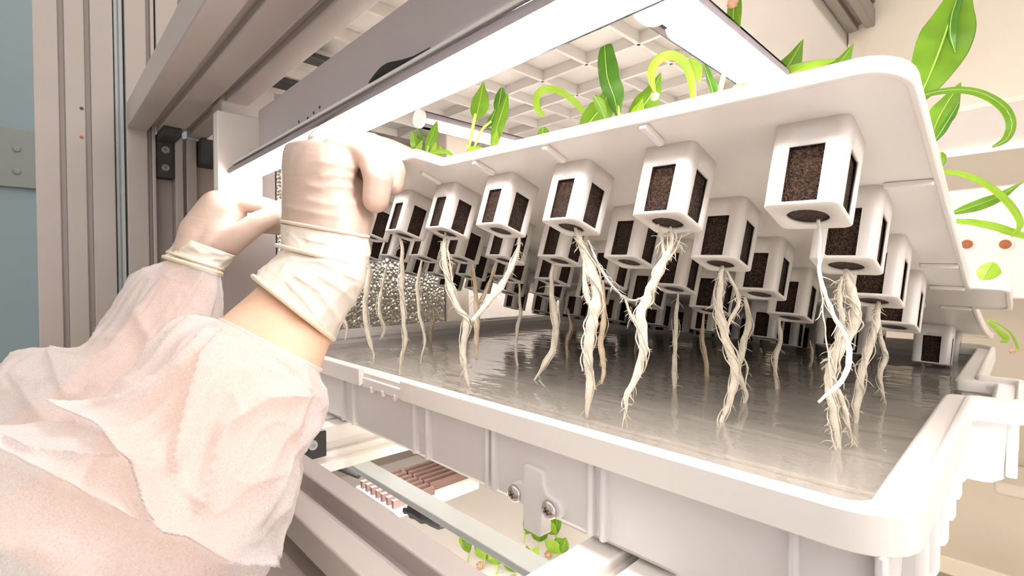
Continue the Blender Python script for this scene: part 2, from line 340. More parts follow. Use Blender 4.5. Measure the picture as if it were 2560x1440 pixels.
# rim: front lip (with a notch), right side ridge and ledge, back, left
ZL = ZR - .0138
NX0, NX1 = -.3514, -.2926               # notch in the front lip
PO = outline(0.0); PI = outline(.0042); PI2 = outline(.0125); PO_L = outline(-.0003)
def rim_piece(name, keep, lvls, parent, m='plastic'):
    k = len(lvls[0][0]); idx = [j for j in range(k) if keep(lvls[0][0][j])]
    # split the closed loop into runs
    runs = []; cur = []
    for j in range(k + 1):
        jj = j % k
        if jj in idx and j < k: cur.append(jj)
        elif cur: runs.append(cur); cur = []
    if len(runs) > 1 and runs[0][0] == 0 and runs[-1][-1] == k - 1: runs[0] = runs.pop() + runs[0]
    for run in runs:
        n = MB(); L = len(lvls); 
        for j in run: n.v += [Vector((lvls[i][0][j][0], lvls[i][0][j][1], lvls[i][1])) for i in range(L)]
        for q in range(len(run) - 1):
            n.f += [(q * L + i, q * L + (i + 1) % L, (q + 1) * L + (i + 1) % L, (q + 1) * L + i) for i in range(L)]
        n.f += [tuple(range(L)), tuple(range((len(run) - 1) * L, len(run) * L))[::-1]]
        n.build(name, m and M[m], parent, bevel=.0009, smooth=.7)
ring = [(outline(0), ZR - .001), (outline(.001), ZR), (outline(.0032), ZR), (outline(.0042), ZR - .001), (outline(.0042), ZL + .002), (outline(.0015), ZL), (outline(0), ZL)]
n = MB(); n.box((NX0 - .001, YF + .003, ZL - .001), (NX1 + .001, YF + .012, ZR - .0075)); n.build('notch_ledge', M['plastic'], tray, bevel=.0008)
for i in range(3):
    x = NX0 + .012 + i * .0165; MB().box((x, YF + .0025, ZL - .0035), (x + .003, YF + .006, ZL + .001)).build('notch_tab', M['plastic'], tray, bevel=.0005)
rim_piece('rim', lambda p: not (p[1] < YF + .002 and NX0 + .01 < p[0] < NX1 - .01), ring, tray)
# inner ledge along the right, back and left sides, a groove and a step below the ridge
led = [(outline(.0042), ZR - .0035), (outline(.0130, rc=.022), ZR - .0025), (outline(.0145, rc=.022), ZR - .0045), (outline(.0145, rc=.022), ZR - .011), (outline(.0042), ZR - .011)]
rim_piece('ledge', lambda p: p[1] > YF + .004, led, tray)
# outside ribs on the front and the right wall
for u in (862, 888, 1040, 1072, 1222, 1238, 1480, 1512, 1990, 2210):
    p = onY(u, 1150, YF + .006)
    MB().box((p.x - .0016, YF + .0035, ZTB + .004), (p.x + .0016, YF + .0125, ZL + .0005)).build('rib', M['plastic_tray'], tray, bevel=.0012)
for k, y in enumerate(np.linspace(YF + .035, Y1 - .03, 6)):
    MB().box((XR - .012, y - .0045, ZTB + .010), (XR - .0005, y + .0045, ZL + .0005)).build('rib', M['plastic_tray'], tray, bevel=.003)
for y in (Y1 + .012, Y2 - .012):
    MB().box((XR + .0135, y - .002, ZTB + .006), (XR + .0185, y + .002, ZL)).build('rib', M['plastic_tray'], tray, bevel=.001)
# clip with two cross-head screws on the front wall
YC = YF + .004
clip_px = [(1306, 1164), (1312, 1158), (1350, 1176), (1358, 1184), (1360, 1216), (1368, 1236), (1392, 1252), (1404, 1272), (1404, 1290), (1394, 1299), (1378, 1300), (1366, 1292), (1354, 1284), (1350, 1290), (1350, 1346), (1306, 1322), (1306, 1262), (1298, 1255), (1282, 1252), (1272, 1240), (1270, 1222), (1280, 1206), (1296, 1202), (1304, 1206), (1307, 1196)]
pp = [onY(u, v, YC) for u, v in clip_px]
n = MB(); n.prism([(p.x, p.z) for p in pp], (0, YC, 0), (0, YF + .013, 0), (1, 0, 0), (0, 0, 1))
clip = n.build('clip', M['plastic_tray'], tray, bevel=.0012)
for u, v in ((1287, 1233), (1374, 1274)):
    p = onY(u, v, YC); 
    sc = MB().lathe([(.0046, 0), (.0046, .0006), (.0040, .0016), (.0028, .0023), (.0012, .0026), (.0002, .0027)], p, (0, -1, 0), 24).build('screw', M['steel'], clip)
    for a in (.5, .5 + math.pi / 2):
        d = Vector((math.cos(a), 0, math.sin(a))) * .0019; e = Vector((-math.sin(a), 0, math.cos(a))) * .00045
        q = p + Vector((0, -.0028, 0)); n = MB()
        n.add([q + d + e, q + d - e, q - d - e, q - d + e, q + d + e + Vector((0, .002, 0)), q + d - e + Vector((0, .002, 0)), q - d - e + Vector((0, .002, 0)), q - d + e + Vector((0, .002, 0))], [(0, 1, 2, 3), (4, 7, 6, 5), (0, 4, 5, 1), (1, 5, 6, 2), (2, 6, 7, 3), (3, 7, 4, 0)])
        o = n.build('cross_slot', M['dark_hole'], clip)
# water
n = MB(); P = outline(.0126); n.add([(x, y, WATER_Z) for x, y in P], [tuple(range(len(P)))])
tag(n.build('water', M['water'], org=(-.32, .44, WATER_Z), smooth=0), 'shallow clear water lying in the white tray', 'water', kind='stuff')
# overflow pipe and floating rings near the right rim
p = onZ(1170, 985, FLOOR_Z); top = Vector((p.x, p.y, WATER_Z + .013))
MB().lathe([(.004, 0), (.004, .028), (.003, .0285), (.0005, .0285)], (p.x, p.y, FLOOR_Z), (0, 0, 1), 16).build('drain_pipe', M['plastic'], tray)
for i, (u, v) in enumerate(((2345, 1028), (2330, 1045), (2358, 1012))):
    p = onZ(u, v, FLOOR_Z); n = MB(); n.tube([(p.x + .006 * math.cos(t), p.y + .006 * math.sin(t), FLOOR_Z + .002) for t in np.linspace(0, 2 * math.pi, 20)], .0013, 8)
    n.build('drain_ring', M['tray_floor'], tray)

# ------------------------------------------------------------------ rack below: rail, cross bars, lower lamp
def zline(u, v, z): return onZ(u, v, z)
ZT = -.1235
ra = onZ(750, 1126, -.128); YRB = ra.y             # back top edge of the lower rail
n = MB(); n.prism(slot_profile(.040, .082, (.020,), (.022, .060), .012, .011), (-.78, YRB - .040, -.128 - .082), (.12, YRB - .040, -.128 - .082), (0, 1, 0), (0, 0, 1))
tag(n.build('lower_rail', M['alu'], bevel=.0012, org=(-.78, YRB, -.2)), 'slotted cream aluminium rail below the tray front', 'beam')
for x0, x1, lab in ((-.143, -.098, 'white cross bar carrying the tray at its front right'), (-.440, -.400, 'cream cross bar under the tray beside the sleeve'), (-.62, -.58, 'cream cross bar under the left end of the tray')):
    n = MB(); n.prism(slot_profile(x1 - x0, .036, ((x1 - x0) / 2,), (.018,), .007, .006), (x0, YRB - .002, ZT - .037), (x0, .70, ZT - .037), (1, 0, 0), (0, 0, 1))
    tag(n.build('cross_bar', M['plastic'], bevel=.0012, org=(x0, YRB, ZT)), lab, 'bar')
t = thing('corner_bracket', (-.399, .158, -.15), 'small black bracket with one bolt beside the sleeve cuff', 'bracket')
MB().box((-.3995, .148, -.148), (-.3965, .170, -.127)).build('plate', M['black'], t, bevel=.0008)
MB().lathe([(.0005, 0), (.0042, .0005), (.0036, .0026), (.002, .0028), (.0005, .001)], (-.3965, .158, -.136), (1, 0, 0), 14).build('bolt', M['alu_grey'], t)
tag(MB().box((-.400, .150, -.1605), (-.392, .70, -.152)).build('bar_lip', M['plastic'], bevel=.0008, org=(-.396, .2, -.16)), 'thin white lip along the foot of the left cross bar', 'strip')
# lower lamp: flat housing bars, fins, cable
lam = thing('lower_lamp', (-.35, .25, -.215), 'grey lamp fixture of the shelf below, seen from above', 'lamp')
b0 = onZ(885, 1130, -.20); b1 = onZ(843, 1142, -.20)
MB().box((-.60, b1.y, -.206), (.1, b0.y, -.20)).build('housing_bar', M['alu_grey'], lam, bevel=.0008)
for i in range(7):
    c = onZ(1000 + i * 13.5, 1196 + i * 1, -.235)
    q0 = onZ(995 + i * 15, 1180 + i * 7, -.235)
for k, (uu, vv, nn) in enumerate(((905, 1205, 7), (1010, 1175, 6))):
    base = onZ(uu, vv, -.24)
    MB().box((base.x - .004, base.y - .006, -.252), (base.x + .085, base.y + .05, -.2445)).build('heat_sink', M['plastic'], lam, bevel=.001)
    for i in range(nn):
        x = base.x + .004 + i * .0115
        MB().box((x, base.y - .004, -.2445), (x + .0045, base.y + .048, -.236)).build('fin', M['fin'], lam)
n = MB(); pts = spline([onZ(800, 1150, -.235), onZ(850, 1165, -.23), onZ(900, 1185, -.236)], 14); n.tube(pts, .006, 8); n.build('cable', M['black'], lam)
n = MB(); pts = spline([onZ(1015, 1275, -.225), onZ(1045, 1275, -.218), onZ(1085, 1300, -.222), onZ(1150, 1325, -.232)], 18); n.tube(pts, [.004] * 4 + [.0085] * 6 + [.006] * 4 + [.003] * 4, 8); n.build('cable', M['black'], lam)
MB().tube([(-.60, (b0.y + b1.y) / 2 * 1.085, -.218), (.1, (b0.y + b1.y) / 2 * 1.085, -.218)], .006, 16).build('lit_tube', M['lit'], lam, smooth=4)
# lower tray lid and its seedlings come further down

# ------------------------------------------------------------------ lifted lid of the tray, flexed towards its back edge
S = .064
PB = np.array([-0.99458139, 3.61989789, 0.38142371])
RB = np.array([[0.99931192, 0.00364554, 0.03691068], [-0.01461762, 0.95332309, 0.30159808], [-0.03408831, -0.3019301, 0.95272042]])
PH = .58                                           # pot height in grid units (lid underside)
SY = 1.0257; GAP = 2.05
YB_ = 3.1; BEND = math.radians(12.0); YEND = 8.30; YFRONT = -.61; XRL = .55; XLL = -8.55
_ys = np.linspace(-2, 10, 1201); _ph = np.clip((_ys - YB_) / (YEND - YB_), 0, 1.1) * BEND
_dy = _ys[1] - _ys[0]; _cy = np.concatenate([[0], np.cumsum(np.cos(_ph))[:-1]]) * _dy - 2; _cz = np.concatenate([[0], np.cumsum(np.sin(_ph))[:-1]]) * _dy
def lidmap(x, y, z):
    ph = np.interp(y, _ys, _ph); Y = np.interp(y, _ys, _cy); Z = np.interp(y, _ys, _cz) + PH
    q = np.array([x, Y - (z - PH) * math.sin(ph), Z + (z - PH) * math.cos(ph)])
    return Vector((PB + RB @ q) * S)
def lidframe(x, y):
    o = lidmap(x, y, 0); ex = (lidmap(x + .01, y, 0) - lidmap(x - .01, y, 0)).normalized(); ez = (lidmap(x, y, PH) - o).normalized(); ey = ez.cross(ex).normalized(); ex = ey.cross(ez)
    return Matrix(((ex.x, ey.x, ez.x, o.x), (ex.y, ey.y, ez.y, o.y), (ex.z, ey.z, ez.z, o.z), (0, 0, 0, 1)))
ROWY = [0, SY, 2 * SY, 3 * SY, 3 * SY + GAP, 4 * SY + GAP, 5 * SY + GAP]
def lid_outline(ins):
    x0, x1, y0, y1 = XLL + ins, XRL - ins, YFRONT + ins, YEND - ins; r = .24 - ins * .8; P = []
    def arc(cx, cy, a0):
        for i in range(8): an = math.radians(a0 + 90 * i / 7); P.append((cx + r * math.cos(an), cy + r * math.sin(an)))
    def seg(a, b):
        L = math.hypot(b[0] - a[0], b[1] - a[1]); m = max(1, int(L / .25))
        for i in range(m): P.append((a[0] + (b[0] - a[0]) * i / m, a[1] + (b[1] - a[1]) * i / m))
    t0, t1, td = -4.62 + ins, -3.68 - ins, .27           # front tab
    seg((x0 + r, y0), (t0 - .12, y0)); P.append((t0 - .12, y0)); P.append((t0, y0 - td * .8)); P.append((t0 + .05, y0 - td)); P.append((t1 - .05, y0 - td)); P.append((t1, y0 - td * .8))
    seg((t1 + .14, y0), (x1 - r, y0)); arc(x1 - r, y0 + r, -90)
    s0, s1, sd = 3.42 + ins, 4.36 - ins, .30            # right side tab
    seg((x1, y0 + r), (x1, s0)); P.append((x1, s0)); P.append((x1 + sd - .06, s0)); P.append((x1 + sd, s0 + .06)); P.append((x1 + sd, s1 - .06)); P.append((x1 + sd - .06, s1)); 
    seg((x1, s1), (x1, y1 - r)); arc(x1 - r, y1 - r, 0)
    seg((x1 - r, y1), (x0 + r, y1)); arc(x0 + r, y1 - r, 90); seg((x0, y1 - r), (x0, y0 + r)); arc(x0 + r, y0 + r, 180)
    Q = []
    for p in P:
        if not Q or math.hypot(p[0] - Q[-1][0], p[1] - Q[-1][1]) > 1e-4: Q.append(p)
    return Q
def plate(n, P, z0, z1):
    inner = [(x, y) for x in np.arange(XLL + .5, XRL - .2, 1.0) for y in np.arange(YFRONT + .3, YEND - .1, .4)]
    vs = [Vector(p) for p in P] + [Vector(p) for p in inner]
    r = delaunay_2d_cdt(vs, [], [list(range(len(P)))], 1, 1e-5); V, Fc = r[0], r[2]
    k = len(V); base = len(n.v)
    n.v += [lidmap(v.x, v.y, z0) for v in V] + [lidmap(v.x, v.y, z1) for v in V]
    n.f += [tuple(base + i for i in f) for f in Fc] + [tuple(base + k + i for i in reversed(f)) for f in Fc]
    # side skirt: boundary edges of the triangulation
    ec = {}
    for f in Fc:
        for i in range(len(f)):
            e = (f[i], f[(i + 1) % len(f)]); ec[tuple(sorted(e))] = ec.get(tuple(sorted(e)), []) + [e]
    for e in ec.values():
        if len(e) == 1: i, j = e[0]; n.f.append((base + j, base + i, base + k + i, base + k + j))
lid_o = lidmap(-4, YEND, PH)
lid = thing('tray_lid', lid_o, 'white plastic planting lid tilted up off the tray by the gloved hands', 'lid')
n = MB(); plate(n, lid_outline(.035), PH, PH + .07); n.build('plate', M['plastic'], lid, smooth=.5)
# skirt round the edge
n = MB(); A = lid_outline(0); B = lid_outline(.045); 
k = len(A)
if len(B) != k: B = [ (a[0] + (-.045 if a[0] > -4 else .045) * (abs(a[0] - (-4)) > 4.2), a[1] + (.045 if a[1] < 0 else -.045) * (a[1] < YFRONT + .02 or a[1] > YEND - .02)) for a in A]
L = [(A, PH - .012), (A, PH + .088), (B, PH + .095), (B, PH - .03), (A, PH - .02)]
L = [(A, PH - .02), (A, PH + .085), (B, PH + .085), (B, PH - .02)]
for P_, z in L: n.v += [lidmap(x, y, z) for x, y in P_]
for i in range(4):
    n.f += [(i * k + j, i * k + (j + 1) % k, ((i + 1) % 4) * k + (j + 1) % k, ((i + 1) % 4) * k + j) for j in range(k)]
n.build('edge_skirt', M['plastic'], lid, bevel=.0012, smooth=.7)
# ribs on the underside
def lid_rib(x0, x1, y0, y1, hgt=.05):
    n = MB(); L_ = []
    n.add([lidmap(x0, y0, PH), lidmap(x1, y0, PH), lidmap(x1, y1, PH), lidmap(x0, y1, PH), lidmap(x0, y0, PH - hgt), lidmap(x1, y0, PH - hgt), lidmap(x1, y1, PH - hgt), lidmap(x0, y1, PH - hgt)],
          [(0, 3, 2, 1), (4, 5, 6, 7), (0, 1, 5, 4), (1, 2, 6, 5), (2, 3, 7, 6), (3, 0, 4, 7)])
    n.build('rib', M['plastic'], lid, bevel=.0008)
for c in range(1, 8): lid_rib(-c - .02 - .03, -c - .02 + .03, -.57, -.28)
for y in (SY * .5 + .28, SY * 2.5 + .1, 3.42, 4.36):
    lid_rib(.22, .51, y - .02, y + .02, .045)
for y in (3.50, 4.28): lid_rib(-8.4, .1, y - .02, y + .02, .06)

# ------------------------------------------------------------------ pots
def pot_mesh():
    w = .215; r = .055; hw = .102; n = MB(); per = []; win = []
    for sdi in range(4):
        an = sdi * math.pi / 2; ca, sa = math.cos(an), math.sin(an)
        seq = [(-w + r, -w), (-hw, -w), (-hw / 3, -w), (hw / 3, -w), (hw, -w), (w - r, -w)] + [(w - r + r * math.sin(math.radians(t)), -w + r - r * math.cos(math.radians(t))) for t in (18, 36, 54, 72)]
        for i, (x, y) in enumerate(seq):
            per.append((x * ca - y * sa, x * sa + y * ca)); win.append(i in (1, 2, 3))
    K = len(per); rb = .015
    levels = [(rb - rb * math.cos(math.radians(t)), 1 - (rb - rb * math.sin(math.radians(t))) / w) for t in (0, 22, 45, 68, 90)] + [(.022, 1.0), (.405, 1.015), (PH, 1.03)]
    wl = len(levels) - 3
    vs = [(x * sc, y * sc, z) for z, sc in levels for x, y in per]; fs = []
    for i in range(len(levels) - 1):
        for j in range(K):
            if win[j] and i == wl: continue
            fs.append((i * K + j, i * K + (j + 1) % K, (i + 1) * K + (j + 1) % K, (i + 1) * K + j))
    base = len(vs); hr = .124                            # bottom plate with a round hole
    for k, (x, y) in enumerate(per):
        a = math.atan2(y, x); vs.append((hr * math.cos(a), hr * math.sin(a), 0.0))
    fs += [(j, base + j, base + (j + 1) % K, (j + 1) % K) for j in range(K)]
    n.add([Vector(v) * S for v in vs], fs)
    return n.mesh('pot_body', M['plastic'], smooth=.55)
def medium_mesh():
    n = MB(); w = .186; n.box((-w * S, -w * S, .0195 * S), (w * S, w * S, .50 * S))
    return n.mesh('pot_medium', M['medium'], smooth=0)
PM, MM = pot_mesh(), medium_mesh()
def pot_at(row, c):
    mtx = lidframe(-c, ROWY[row])
    t = thing('plant_pot', (0, 0, 0), 'square white plant pot, %s from right in the %s row from the front' % (ORD[c], ORD[row]), 'pot', 'plant pots hanging from the tilted lid')
    t.matrix_world = mtx
    b = bpy.data.objects.new('pot_body', PM); link(b, t)
    s = b.modifiers.new('thickness', 'SOLIDIFY'); s.thickness = .0012; s.offset = -1
    link(bpy.data.objects.new('growing_medium', MM), t)
for row in range(7):
    for c in range(9):
        if (row, c) != (4, 0): pot_at(row, c)
def pot_depth(row, c): return float(np.dot(np.array(lidmap(-c, ROWY[row], 0)), FW))

# ------------------------------------------------------------------ seedlings: leaves above, roots below
def leaf(parent, pts, d, hw, m='leaf', fold=.25, twist=.35, stemw=None, d1=None):
    """pts: midrib points, hw: half widths in metres along the midrib, m: material"""
    N = 16; d1 = d if d1 is None else d1
    P = [at(q[0], q[1], d + (d1 - d) * i / (len(pts) - 1)) for i, q in enumerate(pts)]
    C = [Vector(tuple(c)) for c in spline(P, N)]; Wd = [float(x[0]) for x in spline([(h,) for h in hw], N)]
    vs = []; fs = []
    for i, c in enumerate(C):
        t = (C[min(i + 1, N - 1)] - C[max(i - 1, 0)]).normalized(); view = c.normalized()
        side = t.cross(view).normalized(); nrm = side.cross(t).normalized()
        side = (side * math.cos(twist) + nrm * math.sin(twist)); nrm = side.cross(t).normalized()
        w = max(Wd[i], .0003); wv = .10 * w * math.sin(i * 1.3)
        for k, s_ in enumerate((-1, -.55, 0, .55, 1)):
            vs.append(c + side * w * s_ + nrm * (fold * w * abs(s_) + wv * (s_ * s_)))
    for i in range(N - 1):
        for k in range(4): fs.append((i * 5 + k, i * 5 + k + 1, (i + 1) * 5 + k + 1, (i + 1) * 5 + k))
    n = MB(); n.add(vs, fs); o = n.build('leaf', M[m], parent, smooth=4)
    md = o.modifiers.new('thickness', 'SOLIDIFY'); md.thickness = .0004; md.offset = 0
    md = o.modifiers.new('round', 'SUBSURF'); md.levels = 1; md.render_levels = 1
    # raised midrib
    n = MB(); n.tube([c for c in C], [max(.00025, w * .035 + .0001) for w in Wd], 6); n.build('midrib', M['midrib'], o, smooth=4)
    return o
def stem(parent, pts, d, r=.0011):
    P = [at(q[0], q[1], d) for q in pts]; C = [Vector(tuple(c)) for c in spline(P, 14)]
    n = MB(); n.tube(C, r, 8); return n.build('stem', M['stem'], parent, smooth=4)
def husk(parent, u, v, d, r=.003):
    bm = bmesh.new(); bmesh.ops.create_icosphere(bm, subdivisions=3, radius=1); c = at(u, v, d); o0 = parent_origin(parent)
    me = bpy.data.meshes.new('seed_husk')
    for vv in bm.verts: vv.co = Vector(vv.co) * r * (1 + .35 * noise.noise(vv.co * 2.2)) + c - o0
    bm.to_mesh(me); bm.free(); me.polygons.foreach_set('use_smooth', [True] * len(me.polygons)); me.materials.append(M['husk'])
    return link(bpy.data.objects.new('seed_husk', me), parent)
def pxm(px, d): return px * d / F_PX
def blade(px, kind='oval'):
    k = {'oval': (.15, .7, 1, .95, .55, .05), 'point': (.15, .75, 1, .8, .4, .03), 'strap': (.55, .75, .9, 1, .9, .25), 'spoon': (.08, .2, .5, 1, 1, .3), 'round': (.5, .9, 1, 1, .85, .3), 'blunt': (.2, .6, .95, 1, .98, .62)}[kind]
    return [px * a for a in k]
SEED = {}
def seedling(key, row, c, label):
    base = lidmap(-c, ROWY[row], .50)
    SEED[key] = (thing('seedling', base, label, 'seedling', 'seedlings in the tilted lid'), float(np.dot(np.array(lidmap(-c, ROWY[row], PH + .1)), FW)))
    return SEED[key]
def L(key, pts, px, kind='oval', m='leaf', dd=0.0, dd1=None, fold=.25, twist=.35):
    t, d = SEED[key]; d0 = d + dd; dl = d + (dd if dd1 is None else dd1)
    return leaf(t, pts, d0, [pxm(x, d0) for x in blade(px, kind)], m, fold, twist, d1=dl)
def ST(key, pts, r=.0011): t, d = SEED[key]; return stem(t, pts, d, r)

seedling('a', 0, 5, 'small leafy seedling beside the glove fingertips')
ST('a', [(1052, 430), (1048, 395), (1045, 372)]); ST('a', [(1060, 430), (1066, 390), (1070, 365)])
L('a', [(1046, 385), (1036, 355), (1029, 326)], 15, 'point', 'leaf'); L('a', [(1046, 380), (1050, 345), (1042, 318)], 7, 'oval', 'leaf_dark', .004)
L('a', [(1063, 380), (1080, 340), (1093, 302)], 14, 'oval', 'leaf'); L('a', [(1056, 390), (1087, 380), (1115, 379), (1133, 390)], 6, 'strap', 'leaf_light', -.003)
L('a', [(1076, 405), (1082, 380), (1090, 355)], 9, 'oval', 'leaf_light'); L('a', [(1036, 392), (1046, 372), (1056, 350)], 8, 'oval', 'leaf_light', -.004)
L('a', [(1040, 395), (1000, 372), (965, 360)], 6, 'strap', 'leaf', .01); L('a', [(1092, 400), (1098, 380), (1100, 365)], 7, 'round', 'leaf_light', .006)
seedling('b', 0, 4, 'seedling with two tall spoon leaves against the far lit tube')
ST('b', [(1165, 420), (1172, 370), (1182, 320), (1189, 285)], .0013); ST('b', [(1178, 420), (1186, 370), (1205, 325), (1228, 303)], .0010)
L('b', [(1187, 300), (1196, 270), (1203, 235), (1209, 204)], 25, 'point', 'leaf'); L('b', [(1228, 318), (1242, 290), (1248, 255), (1255, 218)], 15, 'spoon', 'leaf_dark', .002)
L('b', [(1236, 376), (1240, 330), (1258, 270), (1270, 232)], 17, 'oval', 'leaf'); L('b', [(1213, 322), (1228, 300), (1240, 270)], 9, 'oval', 'leaf_dark', .003)
L('b', [(1166, 388), (1180, 375), (1208, 372)], 10, 'round', 'leaf_light', -.003); L('b', [(1175, 380), (1168, 365), (1164, 352)], 4, 'point', 'leaf_light')
L('b', [(1232, 372), (1236, 350), (1242, 325)], 12, 'oval', 'leaf_light', -.002)
seedling('c', 1, 3, 'seedling showing one round leaf and a hooked pale leaf')
L('c', [(1357, 362), (1357, 340), (1357, 317)], 17, 'round', 'leaf')
L('c', [(1492, 335), (1470, 295), (1432, 250), (1390, 225), (1353, 226), (1341, 252), (1348, 280), (1362, 292)], 10, 'strap', 'leaf_light', .004)
seedling('d', 0, 3, 'dark leafed seedling standing tall below the front lamp')
ST('d', [(1548, 330), (1548, 285), (1545, 240)], .0012)
L('d', [(1545, 290), (1536, 245), (1518, 190), (1511, 112)], 29, 'blunt', 'leaf_dark', twist=.5); L('d', [(1448, 335), (1482, 295), (1512, 255), (1530, 195)], 34, 'oval', 'leaf', .006)
L('d', [(1518, 325), (1512, 295), (1500, 265), (1485, 240)], 14, 'spoon', 'leaf', -.004); L('d', [(1552, 270), (1551, 235), (1548, 205)], 8, 'oval', 'leaf_dark', .006)
seedling('e', 1, 2, 'light green seedling with broad leaves left of the arched leaf')
L('e', [(1572, 318), (1600, 275), (1628, 235), (1652, 182)], 30, 'oval', 'leaf', .004, twist=.2); L('e', [(1580, 312), (1592, 280), (1606, 246)], 16, 'oval', 'leaf_light', -.003)
seedling('f', 0, 2, 'seedling with a pale leaf arched over and a seed husk at its tip')
L('f', [(1733, 290), (1730, 215), (1712, 160), (1680, 138), (1645, 150), (1628, 190), (1638, 232)], 13, 'strap', 'leaf_light'); husk(SEED['f'][0], 1637, 241, SEED['f'][1] - .002, .0026)
L('f', [(1766, 278), (1782, 235), (1768, 185), (1750, 134)], 17, 'point', 'leaf_dark', .004, twist=.9); L('f', [(1748, 205), (1738, 170), (1722, 142)], 15, 'oval', 'leaf_light', .006)
seedling('g', 0, 1, 'tall straight seedling crossing the second lamp tube')
ST('g', [(1788, 290), (1803, 215), (1820, 150)], .0013); L('g', [(1818, 155), (1828, 100), (1833, 40), (1838, -60)], 19, 'strap', 'leaf'); husk(SEED['g'][0], 1831, 8, SEED['g'][1] - .004, .0026)
L('g', [(1830, 270), (1842, 235), (1856, 206)], 22, 'round', 'leaf_light', .004)
seedling('h', 1, 1, 'broad leafed seedling near the lid right end')
L('h', [(1930, 230), (1958, 185), (1985, 140), (2008, 98)], 30, 'point', 'leaf', .006); L('h', [(1868, 245), (1950, 200), (2010, 170), (2090, 148)], 30, 'oval', 'leaf_light', 0, -.004, twist=.6)
L('h', [(2050, 215), (2080, 175), (2108, 145), (2134, 108)], 26, 'point', 'leaf', .002, twist=.6); L('h', [(2010, 215), (2060, 190), (2120, 172)], 20, 'oval', 'leaf_light', .004)
seedling('i', 1, 0, 'tallest seedling with a big leaf curling beside the lid corner')
ST('i', [(2240, 330), (2275, 270), (2300, 232)], .0013)
L('i', [(2292, 260), (2330, 175), (2362, 90), (2385, 20), (2420, -80)], 56, 'oval', 'leaf', 0, -.01, twist=.15); L('i', [(2388, 130), (2376, 80), (2385, 20), (2425, -70)], 17, 'oval', 'leaf_dark', -.008, twist=.9)
L('i', [(2280, 245), (2360, 226), (2440, 228), (2505, 262), (2530, 308), (2516, 348), (2480, 368)], 11, 'strap', 'leaf', -.004)
seedling('j', 2, 0, 'seedling with a folded pointed leaf below the curled leaf')
L('j', [(2325, 355), (2345, 300), (2370, 255), (2402, 206)], 29, 'oval', 'leaf', 0, 0, twist=.3); L('j', [(2332, 360), (2360, 318), (2398, 255)], 9, 'oval', 'leaf_dark', -.004)
L('j', [(2345, 420), (2350, 400), (2352, 380)], 12, 'round', 'leaf', .004)
seedling('k', 3, 0, 'seedling with one long thin drooping leaf beside the lid edge')
L('k', [(2325, 428), (2400, 433), (2470, 462), (2525, 510), (2553, 560), (2528, 592)], 9, 'strap', 'leaf_light')
L('k', [(2375, 535), (2430, 517), (2495, 492), (2556, 455)], 15, 'oval', 'leaf', .006); L('k', [(2375, 551), (2440, 556), (2510, 572), (2590, 600)], 11, 'strap', 'leaf_light', .004)
seedling('l', 4, 0, 'seedling whose round leaf tops the lid side tab'); L('l', [(2448, 712), (2462, 690), (2482, 655)], 22, 'spoon', 'leaf_light')
seedling('m', 5, 0, 'small seedling hanging over the lid edge near the tray rim')
L('m', [(2470, 800), (2500, 830), (2518, 848), (2500, 854)], 7, 'strap', 'leaf_light'); L('m', [(2480, 800), (2525, 830), (2545, 870), (2535, 880)], 3, 'strap', 'leaf_light'); husk(SEED['m'][0], 2531, 877, SEED['m'][1], .0025)

ROOT_N = 0
def roots(parent, pts, d, w, m='root', hairs=22, d1=None, strands=3, seed=0):
    """a bundle of strands along px points; w = list of half widths (px)"""
    rnd = random.Random(seed * 31 + len(pts) + int(pts[0][0])); d1 = d if d1 is None else d1
    N = max(18, len(pts) * 7)
    P = spline([tuple(p) + (ww,) for p, ww in zip(pts, spline([(x,) for x in w], len(pts)))] if False else [(p[0], p[1]) for p in pts], N)
    Wd = [max(.35, .95 * float(x[0])) for x in spline([(x,) for x in w], N)]
    n = MB(); C = []
    for i, q in enumerate(P):
        dd = d + (d1 - d) * i / (N - 1); jx = 1.6 * noise.noise(Vector((q[1] * .03, seed * 3.1 + pts[0][0], 0)))
        C.append(at(q[0] + jx * 2, q[1], dd))
    R = [pxm(Wd[i] * (.85 + .3 * noise.noise(Vector((P[i][1] * .045, pts[0][0], seed)))), d) for i in range(N)]
    n.tube(C, R, 8)
    for s_ in range(strands):                              # companion strands winding round the main one
        ph = rnd.uniform(0, 6.28); k = rnd.uniform(.15, .4); i0 = rnd.randrange(0, N // 3); i1 = rnd.randrange(N * 2 // 3, N)
        pts2 = [C[i] + (VR * math.cos(ph + k * i) + VF * math.sin(ph + k * i)) * (R[i] * 1.1 + .0006 * (1 + math.sin(ph * 3 + i * .35))) for i in range(i0, i1)]
        if len(pts2) > 3: n.tube(pts2, pxm(max(.7, .11 * max(w)), d), 5)
    for h_ in range(hairs):                               # side hairs and little loops
        i = rnd.randrange(1, N - 1); a = rnd.uniform(0, 6.28); ln = rnd.uniform(.0015, .0075) * (1.5 if rnd.random() < .15 else 1)
        dirv = (VR * math.cos(a) + VF * .6 * math.sin(a) + VU * rnd.uniform(-.9, .4)).normalized(); p = C[i]
        pts2 = []
        for q in range(6):
            pts2.append(p.copy()); dirv = (dirv + VU * rnd.uniform(-.5, .1) + VR * rnd.uniform(-.45, .45)).normalized(); p = p + dirv * ln / 5
        n.tube(pts2, [.00028, .00026, .00024, .0002, .00017, .0001], 4)
    return n.build('root', M[m], parent, smooth=4)
def root_on(key, row, c, label, lists):
    """lists: (pts, widths, material, hairs, strands)"""
    if key in SEED: t = SEED[key][0]
    else: t = seedling(key, row, c, label)[0]
    d = pot_depth(row, c)
    for i, e in enumerate(lists):
        e = list(e) + [None] * (5 - len(e))
        roots(t, e[0], d + .0005 * i, e[1], e[2] or 'root', 30 if e[3] is None else int(e[3] * 1.6), None, 3 if e[4] is None else e[4], i)
